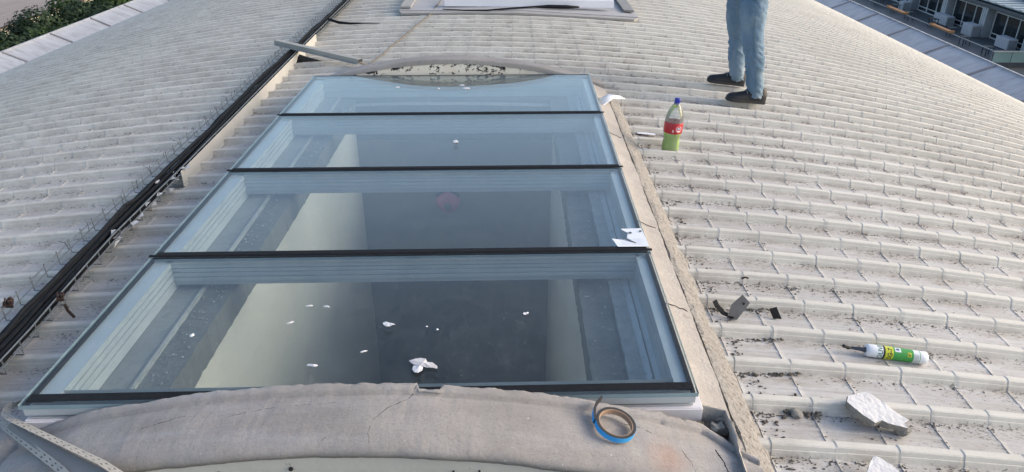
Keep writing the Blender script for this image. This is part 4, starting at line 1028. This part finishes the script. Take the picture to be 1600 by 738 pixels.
def jeans_mat():
    m,t,b=newmat('washed_denim'); b.inputs['Roughness'].default_value=.9; b.inputs['Specular IOR Level'].default_value=.15
    co=coords(t,False); z=coords(t,False,(1,1,.35))
    c=mix(t,ramp(t,noise(t,z,7,5,.6),[(.35,0.),(.68,1.)]),(.095,.155,.225),(.23,.30,.375))
    c=mix(t,ramp(t,noise(t,coords(t,False,(300,300,80)),1,2,.5),[(.4,0.),(.7,.35)]),c,(.10,.22,.32))
    c=mix(t,ramp(t,noise(t,coords(t,False,(1,1,.5)),30,6,.75),[(.45,0.),(.75,.6)]),c,(.10,.19,.27))
    c=mix(t,ramp(t,noise(t,co,3.2,3,.5),[(.52,0.),(.72,.4)]),c,(.42,.44,.38))
    t.links.new(c,b.inputs['Base Color']); bump(t,b,noise(t,co,120,3),.002); return m
je=remeshed('jeans',jm,jeans_mat(),pe,.0095,5,wr)
# body under and above the clothes (one continuous skinned surface)
sk=MB()
for s in (nearleg,farleg): 
    q=ringloft([((c[0],c[1],c[2]),rx*.72,ry*.72) for c,rx,ry in s]+[]); sk.add(q.v,q.f)
q=ringloft([cl((2.27,5.77,.8),.08,.12),cl((2.28,5.77,.95),.10,.15),cl((2.285,5.77,1.05),.09,.13),cl((2.28,5.77,1.2),.10,.15),cl((2.285,5.77,1.32),.10,.17),cl((2.29,5.77,1.38),.08,.16),cl((2.29,5.77,1.42),.05,.07),cl((2.285,5.77,1.48),.052,.054),cl((2.275,5.77,1.52),.055,.055)],24); sk.add(q.v,q.f)
q=ringloft([cl((2.262,5.77,1.475),.045,.04),cl((2.258,5.77,1.50),.072,.058),cl((2.262,5.77,1.54),.088,.068),cl((2.268,5.77,1.59),.095,.074),cl((2.272,5.77,1.64),.094,.073),cl((2.276,5.77,1.68),.078,.06),cl((2.278,5.77,1.70),.04,.03)],24); sk.add(q.v,q.f)
sk.tube([rel(2.178,5.77,1.60),rel(2.155,5.77,1.565),rel(2.168,5.77,1.555)],[.008,.014,.012],8)      # nose
for s_ in (-1,1): sk.tube([rel(2.27,5.77+s_*.076,1.60),rel(2.278,5.77+s_*.082,1.58),rel(2.272,5.77+s_*.076,1.555)],[.012,.016,.009],8)
for s_ in (-1,1):
    sk.tube([rel(2.285,5.77+s_*.15,1.365),rel(2.295,5.77+s_*.20,1.30),rel(2.30,5.77+s_*.235,1.08),rel(2.27,5.77+s_*.245,.96),rel(2.225,5.77+s_*.245,.84)],[.05,.052,.042,.034,.027],12)
    sk.tube([rel(2.225,5.77+s_*.245,.845),rel(2.212,5.77+s_*.245,.81),rel(2.20,5.77+s_*.243,.765)],[.026,.034,.030],12)   # palm
    for f_ in range(4):
        yy=5.77+s_*.245+(f_-1.5)*.0175; l=(.062,.074,.07,.055)[f_]
        sk.tube([rel(2.205,yy,.775),rel(2.197,yy,.775-l*.55),rel(2.206,yy,.775-l)],[.0095,.0088,.007],8)
    sk.tube([rel(2.205,5.77+s_*.225,.81),rel(2.178,5.77+s_*.215,.785),rel(2.165,5.77+s_*.215,.755)],[.013,.011,.008],8)
M_skin=pm('skin',(.42,.26,.18),(.36,.22,.15),12,.55)
for leg,sg in ((nearleg,-1),):
    mb=MB(); mb.tube([(c[0]-.01,c[1]-ry*.99,c[2]) for c,rx,ry in leg[1:]],.0022,4); mb.build('side_seam',pm('seam_thread',(.12,.18,.24)),pe,True)
bd=remeshed('body',sk,M_skin,pe,.0075,3)
q=ringloft([cl((2.285,5.77,.95),.135,.195),cl((2.285,5.77,1.08),.118,.165),cl((2.28,5.77,1.2),.125,.175),cl((2.285,5.77,1.32),.12,.195),cl((2.29,5.77,1.39),.09,.165),cl((2.29,5.77,1.415),.066,.078)],24)
for s_ in (-1,1): q.tube([rel(2.285,5.77+s_*.14,1.365),rel(2.295,5.77+s_*.205,1.29),rel(2.30,5.77+s_*.225,1.14)],[.062,.066,.060],12)
remeshed('shirt',q,pm('dark_shirt',(.05,.055,.07),(.035,.04,.05),8,.9),pe,.011,4,lambda c,n:.004*fbm(c.x*10,c.y*10,c.z*14))
q=ringloft([cl((2.288,5.77,1.60),.088,.08),cl((2.288,5.77,1.655),.09,.081),cl((2.285,5.77,1.70),.07,.062),cl((2.283,5.77,1.715),.03,.028)],20); remeshed('hair',q,pm('dark_hair',(.02,.015,.012)),pe,.009,2,lambda c,n:.004*fbm(c.x*60,c.y*60,c.z*30))
for s_ in (-1,1):
    mb=MB(); mb.tube([rel(2.18,5.77+s_*.030,1.605),rel(2.176,5.77+s_*.030,1.605)],[.010,.006],10); mb.build('eye',pm('eye_dark',(.05,.04,.035)) if s_<0 else bpy.data.materials['eye_dark'],pe,True)
mb=MB(); mb.tube([rel(2.178,5.75,1.525),rel(2.170,5.77,1.524),rel(2.178,5.79,1.525)],.005,8); mb.build('mouth',pm('lips',(.3,.14,.12)),pe,True)
# shoes: black trainers, soles on the rib tops, toes to the left
M_shoe=pm('black_shoe',(.010,.010,.013),(.02,.02,.024),30,.55,.002,80); M_sole=pm('dark_sole',(.05,.05,.05),(.035,.035,.034),30,.8); M_lace=pm('grey_lace',(.2,.2,.21)); M_lin=pm('shoe_lining',(.22,.22,.22))
def shoe(heel_x,y,yaw):
    z0=roofz(heel_x-.15)+.046; sl_=math.asin(-(heel_x-.15)/RR)
    root=empty('shoe',(heel_x-PO.x,y-PO.y,z0-PO.z),0,pe); root.rotation_euler=(0,-sl_,yaw)
    # local: heel at 0, toe at -x .30
    secs=[]; prof_=[(.008,.030,.060),(.0,.040,.078),(-.03,.042,.084),(-.07,.041,.083),(-.105,.040,.074),(-.14,.043,.062),(-.18,.048,.052),(-.22,.050,.045),(-.26,.046,.040),(-.285,.034,.034),(-.298,.015,.024)]
    mb=MB(); n=14; vs=[];fs=[]
    for (x,hw,h) in prof_:
        for k in range(n):
            a=pi*k/(n-1); vs.append((x,hw*cos(a)*(1 if sin(a)<.6 else .86),.018+(h*1.5-.018)*min(1,max(0,sin(a))**.75)))
    for i in range(len(prof_)-1):
        for k in range(n-1): fs.append((i*n+k,(i+1)*n+k,(i+1)*n+k+1,i*n+k+1))
    fs.append(tuple(range(n))); fs.append(tuple((len(prof_)-1)*n+k for k in range(n-1,-1,-1)))
    mb.add(vs,fs); mb.build('upper',M_shoe,root,True)
    sm_=MB(); ol=[(x,hw+.004) for x,hw,h in prof_]; poly=[(x,-w_) for x,w_ in ol]+[(x,w_) for x,w_ in ol[::-1]]
    sm_.prism(poly,0,.022); sm_.build('sole',M_sole,root,bevel=.003)
    for j in range(4):
        x=-.085-.022*j; h=(.122,.113,.102,.093)[j]; lb=MB(); lb.tube([(x,-.030,h-.02),(x-.004,0,h+.004),(x,.030,h-.02)],.0042,6); lb.build('lace',M_lace,root,True)
    lb=MB(); lb.tube([(-.075,-.02,.085),(-.095,-.045,.088),(-.10,-.055,.07),(-.085,-.03,.08),(-.09,.03,.09),(-.105,.045,.085)],.003,6); lb.build('lace_bow',M_lace,root,True)
    lb=MB(); lb.tube([(.004,-.02,.075),(.012,0,.082),(.004,.02,.075)],.008,8); lb.build('heel_tab',M_lin,root,True)
    return root
shoe(2.42,5.55,radians(4)); shoe(2.395,6.03,radians(-2))

# ================================================================== GROUND AND SURROUNDINGS
GZ=-24.5
gm=pm('ground',(.07,.075,.06),(.10,.095,.08),.05,.95,world=True,dirt=(.05,.06,.04),dscale=.3)
g=meshobj('ground',[(-1500,-1500,GZ),(1500,-1500,GZ),(1500,1500,GZ),(-1500,1500,GZ)],[(0,1,2,3)],gm); tag(g,kind='structure')

# --- right hand building with terrace
rb_=empty('terrace_building',(40.5,60,GZ)); tag(rb_,'low building with glazed terrace front beyond the right eaves','building')
RO=Vector((40.5,60,GZ))
def B_(name,boxes,mat,parent=rb_,bevel=0,origin=RO):
    mb=MB()
    for (x0,x1,y0,y1,z0,z1) in boxes: mb.box(x0-origin.x,x1-origin.x,y0-origin.y,y1-origin.y,z0-origin.z,z1-origin.z)
    return mb.build(name,mat,parent,bevel=bevel)
M_bw=pm('building_grey',(.33,.34,.35),(.27,.28,.29),.8,.8,world=True); M_ter=pm('terrace_tile',(.075,.085,.095),(.05,.06,.07),.7,.5,world=True,dirt=(.12,.13,.14),dscale=1.5)
M_wf=pm('window_frame_white',(.56,.60,.62),(.48,.52,.54),2,.5,world=True); M_pil=pm('pillar_white',(.34,.37,.39),(.28,.31,.33),1,.6,world=True)
M_clad=[pm('cladding_'+n,c,None,2,.35,world=True) for n,c in (('dark',(.028,.034,.04)),('mid',(.045,.055,.062)),('light',(.07,.085,.095)))]
B_('terrace_slab',[(40.6,45.9,61.5,110,-14.3,-13.85)],M_ter)
B_('podium',[(41.0,60,61.9,110,GZ,-14.31)],M_bw)
B_('upper_wall',[(46.3,60,61.9,110,-14.3,-11.1)],pm('inside_dark',(.03,.035,.04)))
B_('eave',[(44.9,60,61.0,110,-11.1,-10.85)],pm('eave_paint',(.10,.115,.125),(.08,.09,.1),1,.6,world=True))
# cladding blocks below the terrace rail
rnd=random.Random(3)
cmesh=None; yy=61.6; row=0; cn=0
for row in range(5):
    yy=61.7+rnd.uniform(0,.5)
    while yy<100:
        w_=rnd.choice((.7,.9,1.1,1.4)); h=.62; z=-14.35-.66*row
        if cmesh is None:
            mb=MB(); mb.box(-.05,.10,0,1,-1,0); o=mb.build('cladding_panel',M_clad[0],rb_,bevel=.0); cmesh=[]
            for m in M_clad: me=o.data.copy(); me.materials[0]=m; cmesh.append(me)
            bpy.data.objects.remove(o)
        if cn<295:
            o=bpy.data.objects.new('cladding_panel',rnd.choice(cmesh)); link(o); o.parent=rb_; o.location=(40.88+rnd.uniform(-.05,.02)-RO.x,yy-RO.y,z-RO.z); o.scale=(1,w_-.05,h); cn+=1
        yy+=w_
# pillars (fluted: three proud strips), windows with frames, mullions and panes
for i in range(6):
    yc=64.4+7*i
    o=B_('pillar',[(45.0,46.2,yc-.42,yc+.42,-13.85,-11.1)],M_pil)
    q=MB()
    for d in (-.34,-.02,.28): q.box(44.93-RO.x,45.0-RO.x,yc+d-RO.y,yc+d+.10-RO.y,-13.8-RO.z,-11.15-RO.z)
    q.build('pillar_strip',M_wf,o)
    # window to the far side of this pillar
    ya,yb_=yc+.62,yc+6.3
    wf=B_('window_frame',[(45.62,45.74,ya,ya+.09,-13.8,-11.35),(45.62,45.74,yb_-.09,yb_,-13.8,-11.35),(45.62,45.74,ya+.09,yb_-.09,-11.45,-11.35),(45.62,45.74,ya+.09,yb_-.09,-13.8,-13.7),(45.625,45.735,ya+.09,yb_-.09,-13.36,-13.28)]+
          [(45.60,45.755,ya+(yb_-ya)*k/3-.045,ya+(yb_-ya)*k/3+.045,-13.7,-11.45) for k in (1,2)],M_wf)
    for k in range(3):
        a=ya+(yb_-ya)*k/3; b=ya+(yb_-ya)*(k+1)/3
        mb=MB(); mb.box(45.67-RO.x,45.69-RO.x,a+.05-RO.y,b-.05-RO.y,-13.27-RO.z,-11.46-RO.z); mb.build('window_pane',M_winglass,wf)
        mb=MB(); mb.box(45.67-RO.x,45.69-RO.x,a+.05-RO.y,b-.05-RO.y,-13.69-RO.z,-13.37-RO.z); mb.build('lower_pane',M_winglass,wf)
# canopy with translucent corrugated strips above the eave
cp=B_('canopy',[(45.2,48.6,60,110,-10.7,-10.62)],pm('canopy_grey',(.26,.32,.34),(.2,.25,.27),1.5,.5,world=True))
mb=MB()
for k in range(40):
    y=60.5+k*1.24; mb.box(45.3-RO.x,48.4-RO.x,y-RO.y,y+.42-RO.y,-10.615-RO.z,-10.56-RO.z)
mb.build('canopy_strip',pm('translucent_sheet',(.40,.47,.49),(.3,.36,.38),.8,.4,world=True),cp)
B_('upper_fascia',[(48.7,60,60,110,-10.8,-9.9)],pm('upper_grey',(.20,.21,.22),(.16,.17,.18),1,.7,world=True))
B_('roof_deck',[(49.5,90,50,120,-9.88,-9.6)],pm('dark_roof',(.035,.035,.038),(.05,.05,.05),1,.8,world=True))
# rail along the terrace and its glazed return
B_('rail',[(40.46,40.54,61.55,110,-12.93,-12.87)]+[(40.48,40.52,61.6+1.2*k,61.64+1.2*k,-14.3,-12.93) for k in range(0,36,4)],pm('rail_grey',(.28,.31,.33),None,2,.4,metallic=.2,world=True))
for k in range(4):
    B_('balustrade_panel',[(40.62+1.55*k,42.1+1.55*k,61.52,61.56,-14.2,-13.0)],pm('frosted_green_glass',(.30,.42,.38),(.25,.37,.34),1,.25,world=True) if k==0 else bpy.data.materials['frosted_green_glass'])
B_('balustrade_cap',[(40.5,60,61.46,61.62,-12.99,-12.9)],pm('cap_cream',(.5,.5,.46)))
B_('corner_block',[(38.9,40.4,61.6,64.4,-14.9,-13.7)],pm('pale_green_block',(.17,.21,.21),(.14,.18,.18),1,.5,world=True))
lr=B_('lower_roof',[(30.5,60,30,61.4,-17.2,-16.9)],pm('brown_roof',(.055,.045,.045),(.04,.035,.035),.6,.8,world=True)); B_('lower_wall',[(31,60,30.4,61.39,GZ,-17.21)],M_bw)
mb=MB()
for k in range(7):
    y=64+k*3.9+rnd.uniform(-.4,.4); mb=MB(); s=rnd.uniform(.5,1.)
    # stacked terrace chairs / tables: dark tops on legs
    x=rnd.uniform(41.4,43.6)
    for (dx,dy) in ((-.3,-.3),(.3,-.3),(-.3,.3),(.3,.3)): mb.box(x+dx-.03,x+dx+.03,y+dy-.03,y+dy+.03,-13.85,-13.12)
    mb.box(x-.38,x+.38,y-.38,y+.38,-13.12,-13.07); o=mb.build('terrace_table',M_clad[k%3]); tag(o,('first','second','third','fourth','fifth','sixth','seventh')[k]+' small dark square table along the terrace, counted from its corner','table','dark tables on the terrace')
# orange beams and air conditioning units
M_or=pm('orange_paint',(.42,.20,.07),(.34,.16,.06),2,.6)
for (a,b,lab) in ((68.2,71.8,'orange beam lying along the terrace rail in front of the white boxes'),(77.0,81.0,'orange beam farther along the terrace rail, toward the top of the photo')):
    mb=MB(); mb.box(40.3,40.72,a,b,-12.86,-12.72); mb.box(40.25,40.77,a,a+.12,-12.72,-12.66); mb.box(40.25,40.77,b-.12,b,-12.72,-12.66); o=mb.build('orange_beam',M_or); tag(o,lab,'beam','orange beams on the terrace rail')
def ac(y,x,l,h,lab):
    r=empty('condenser_unit',(x,y,-13.85)); tag(r,lab,'air conditioner','air conditioning units on the terrace')
    mb=MB(); mb.box(-.42,.42,-l/2,l/2,.06,h); mb.build('casing',pm('ac_white',(.46,.48,.52)) if 'ac_white' not in bpy.data.materials else bpy.data.materials['ac_white'],r,bevel=.03)
    mb=MB()
    for k in range(9): mb.box(-.34,.34,-l/2-.015,-l/2-.002,.14+k*(h-.22)/9,.17+k*(h-.22)/9)
    mb.build('louvre',M_clad[1],r)
    mb=MB(); mb.box(-.40,.40,-l/2+.05,-l/2+.12,0,.06); mb.box(-.40,.40,l/2-.12,l/2-.05,0,.06); mb.build('feet',M_clad[0],r)
ac(77.2,44.6,2.5,.95,'long white air conditioning box before the second glazed bay')
ac(71.7,44.3,1.7,1.15,'tall white air conditioning box beside the white pillar on the terrace')
ac(66.5,44.6,1.9,1.0,'white air conditioning box nearest the terrace corner at the photo edge')
ac(84.5,44.0,1.0,1.0,'small grey air conditioning box farthest along the terrace')

# --- left: low shed, parked car, trees
sd2=empty('long_shed',(-80,60,GZ)); tag(sd2,'long low shed with brownish corrugated roof beyond the trees','shed')
SO=Vector((-80,60,GZ))
mb=MB(); vs=[];fs=[]; n=0
xe,ze=-78.,-22.2
for k in range(340):
    y=20+k*.5; dz=.10 if k%2 else 0
    vs+=[(xe-SO.x,y-SO.y,ze+dz-SO.z),(xe-45-SO.x,y-SO.y,ze+6.5+dz-SO.z)]
for k in range(339): fs.append((2*k,2*k+2,2*k+3,2*k+1))
mb.add(vs,fs); mb.build('corrugated_roof',pm('weathered_roof',(.27,.245,.24),(.19,.17,.165),.25,.8,world=True,stretch=(1,.15,1),dirt=(.33,.31,.3),dscale=.5),sd2)
B_('wall',[(-79.3,-79.0,22,185,GZ,-22.35)],pm('cream_wall',(.55,.50,.42)),sd2,origin=SO)
B_('gutter',[(-78.0,-77.85,20,188,-22.36,-22.12)],pm('brown_gutter',(.05,.035,.03)),sd2,origin=SO)
B_('window',[(-78.98,-78.93,30+6*k,32+6*k,GZ+.9,-23.0) for k in range(25)],M_winglass,sd2,origin=SO)
def car(x,y,col,lab,ang):
    r=empty('parked_car',(x,y,GZ),ang); tag(r,lab,'car','cars parked by the shed')
    pr_=[(-2.1,.35),(-2.15,.75),(-1.95,.9),(-1.25,.95),(-.65,1.42),(.75,1.45),(1.45,.98),(2.0,.85),(2.15,.6),(2.1,.35)]
    mb=MB(); n=len(pr_); vs=[(px_,-.85 if z<.96 else -.68,z) for px_,z in pr_]+[(px_,.85 if z<.96 else .68,z) for px_,z in pr_]
    mb.add(vs,[tuple(range(n)),tuple(range(2*n-1,n-1,-1))]+[(i,n+i,n+(i+1)%n,(i+1)%n) for i in range(n)]); mb.build('body',pm(lab[:6]+'_car_paint',col,None,3,.25),r,bevel=.05)
    mb=MB(); mb.add([(-1.2,-.79,.98),(1.35,-.79,1.0),(.72,-.70,1.38),(-.62,-.70,1.36)],[(0,1,2,3)]); mb.add([(-1.2,.79,.98),(1.35,.79,1.0),(.72,.70,1.38),(-.62,.70,1.36)],[(3,2,1,0)]); mb.build('side_window',M_winglass,r)
    mb=MB(); mb.add([(-1.27,-.7,.99),(-1.27,.7,.99),(-.70,.62,1.41),(-.70,-.62,1.41)],[(3,2,1,0)]); mb.build('windscreen',M_winglass,r)
    for (a,b) in ((-1.35,-.86),(1.35,-.86),(-1.35,.86),(1.35,.86)):
        mb=MB(); mb.lathe([(.0,-.09),(.3,-.1),(.33,-.06),(.33,.06),(.3,.1),(0,.09)],18); o=mb.build('wheel',M_cable,r); o.location=(a,b,.33); o.rotation_euler=(radians(90),0,0)
car(-75.5,95.,(.30,.36,.45),'bluish parked car beside the shed wall seen between the trees',radians(80))
car(-75.3,101,(.5,.52,.55),'silver parked car beyond the bluish one by the shed wall',radians(84))

def leaf_mat(name,c1,c2,c3):
    m,t,b=newmat(name); b.inputs['Roughness'].default_value=.75; b.inputs['Specular IOR Level'].default_value=.25
    oi=N(t,'ShaderNodeAttribute',attribute_name='tone'); co=coords(t,True)
    c=mix(t,oi.outputs['Fac'],c1,c2); c=mix(t,ramp(t,noise(t,co,.5,3),[(.45,0.),(.7,.8)]),c,c3); t.links.new(c,b.inputs['Base Color'])
    return m
M_leaf=leaf_mat('foliage',(.018,.036,.015),(.050,.085,.026),(.034,.068,.022)); M_leaf2=leaf_mat('foliage_dark',(.013,.028,.014),(.030,.052,.024),(.022,.042,.020)); M_bark=pm('bark',(.10,.08,.06),(.06,.05,.04),3,.95)
def crown_mesh(seed,R_,H,nleaf,mat):
    rnd=random.Random(seed); lobes=[]
    for i in range(16):
        a=rnd.random()*2*pi; rr_=R_*sqrt(rnd.random())*.75; z=H*rnd.uniform(-.35,.42)*(1-.4*(rr_/R_)**2); lobes.append((Vector((rr_*cos(a),rr_*sin(a),z)),R_*rnd.uniform(.28,.48)))
    vs=[];fs=[];tone=[]
    for i in range(nleaf):
        c_,r_=rnd.choice(lobes); d=Vector((rnd.gauss(0,1),rnd.gauss(0,1),rnd.gauss(0,1)+.3)).normalized()
        p=c_+Vector((d.x,d.y,d.z*.75))*r_*(rnd.uniform(.72,1.06)); 
        if fbm(p.x*.9+seed,p.y*.9,p.z*.9)<-.22: continue
        s=rnd.uniform(.10,.26); u=Vector((rnd.gauss(0,1),rnd.gauss(0,1),rnd.gauss(0,.6))).normalized(); v=d.cross(u).normalized(); 
        if v.length<.5: continue
        u=(v.cross(d)*.8+d*rnd.uniform(-.5,.5)).normalized(); n=len(vs)
        vs+=[p-u*s,p+v*s*.55,p+u*s,p-v*s*.55]; fs.append((n,n+1,n+2,n+3)); t_=rnd.random(); tone+= [t_]*4
    me=bpy.data.meshes.new('crown'); me.from_pydata([tuple(v) for v in vs],[],fs); me.materials.append(mat); a_=me.attributes.new('tone','FLOAT','POINT'); a_.data.foreach_set('value',tone); me.update()
    return me,lobes
crowns=[crown_mesh(s,5.2,5.6,15000,M_leaf if s%2 else M_leaf2) for s in range(4)]
def trunk_mesh(seed,ht,lobes):
    rnd=random.Random(seed); mb=MB(); mb.tube([(0,0,0),(.1,.05,ht*.3),(.0,.15,ht*.62),(.1,.1,ht*.85)],[.42,.34,.27,.14],9)
    for c_,r_ in lobes[:9]:
        z0=ht*rnd.uniform(.5,.72); mb.tube([(0,.1,z0),(c_.x*.5,c_.y*.5,(z0+ht+c_.z)/2),(c_.x*.92,c_.y*.92,ht+c_.z)],[.14,.09,.03],6)
    return mb
TR=[(-43,62,0,'tree with rounded bright green crown nearest the eaves at the left photo edge'),(-45,70,1,'bushy tree left of centre in the row, lower bright crown against the eaves'),(-46,78,2,'dark green tree in the middle of the row beyond the left eaves'),
    (-44,86,3,'tree with yellowish green crown right of the dark middle tree'),(-45,95,1,'tree farthest right in the row, cut by the top of the photo'),(-52,73,0,'big dark tree behind the row, in front of the shed roof'),
    (-53,84,2,'large rounded tree in the second row by the shed eave'),(-57,65,1,'tree at the far left edge below the shed roof corner'),(-54,95,3,'second-row tree at the top edge of the photo, left side'),
    (-38,96,2,'tree close to the eaves at the right end of the greenery'),(-38,74,3,'low tree tucked against the eaves edge in the middle'),(-66,66,2,'small tree in front of the shed wall, far left'),(-45,52,2,'tree beyond the lower left photo edge')]
for i,(x,y,v,lab) in enumerate(TR):
    ht=(GZ*-1-13.2)-2.2+random.uniform(-.8,.8)
    if x<-50: ht-=1.6
    if i in (9,10): ht-=2.4
    if i==11: ht-=5.5
    if i in (5,6): ht-=1.6
    t_=empty('tree',(x,y,GZ),random.random()*6); tag(t_,lab,'tree','trees beyond the left eaves')
    me,lobes=crowns[v]; c_=bpy.data.objects.new('crown',me); link(c_); c_.parent=t_; c_.location=(0,0,ht); s=random.uniform(.88,1.15); c_.scale=(s,s,s*.9)
    trunk_mesh(i,ht,lobes).build('trunk',M_bark,t_,True)
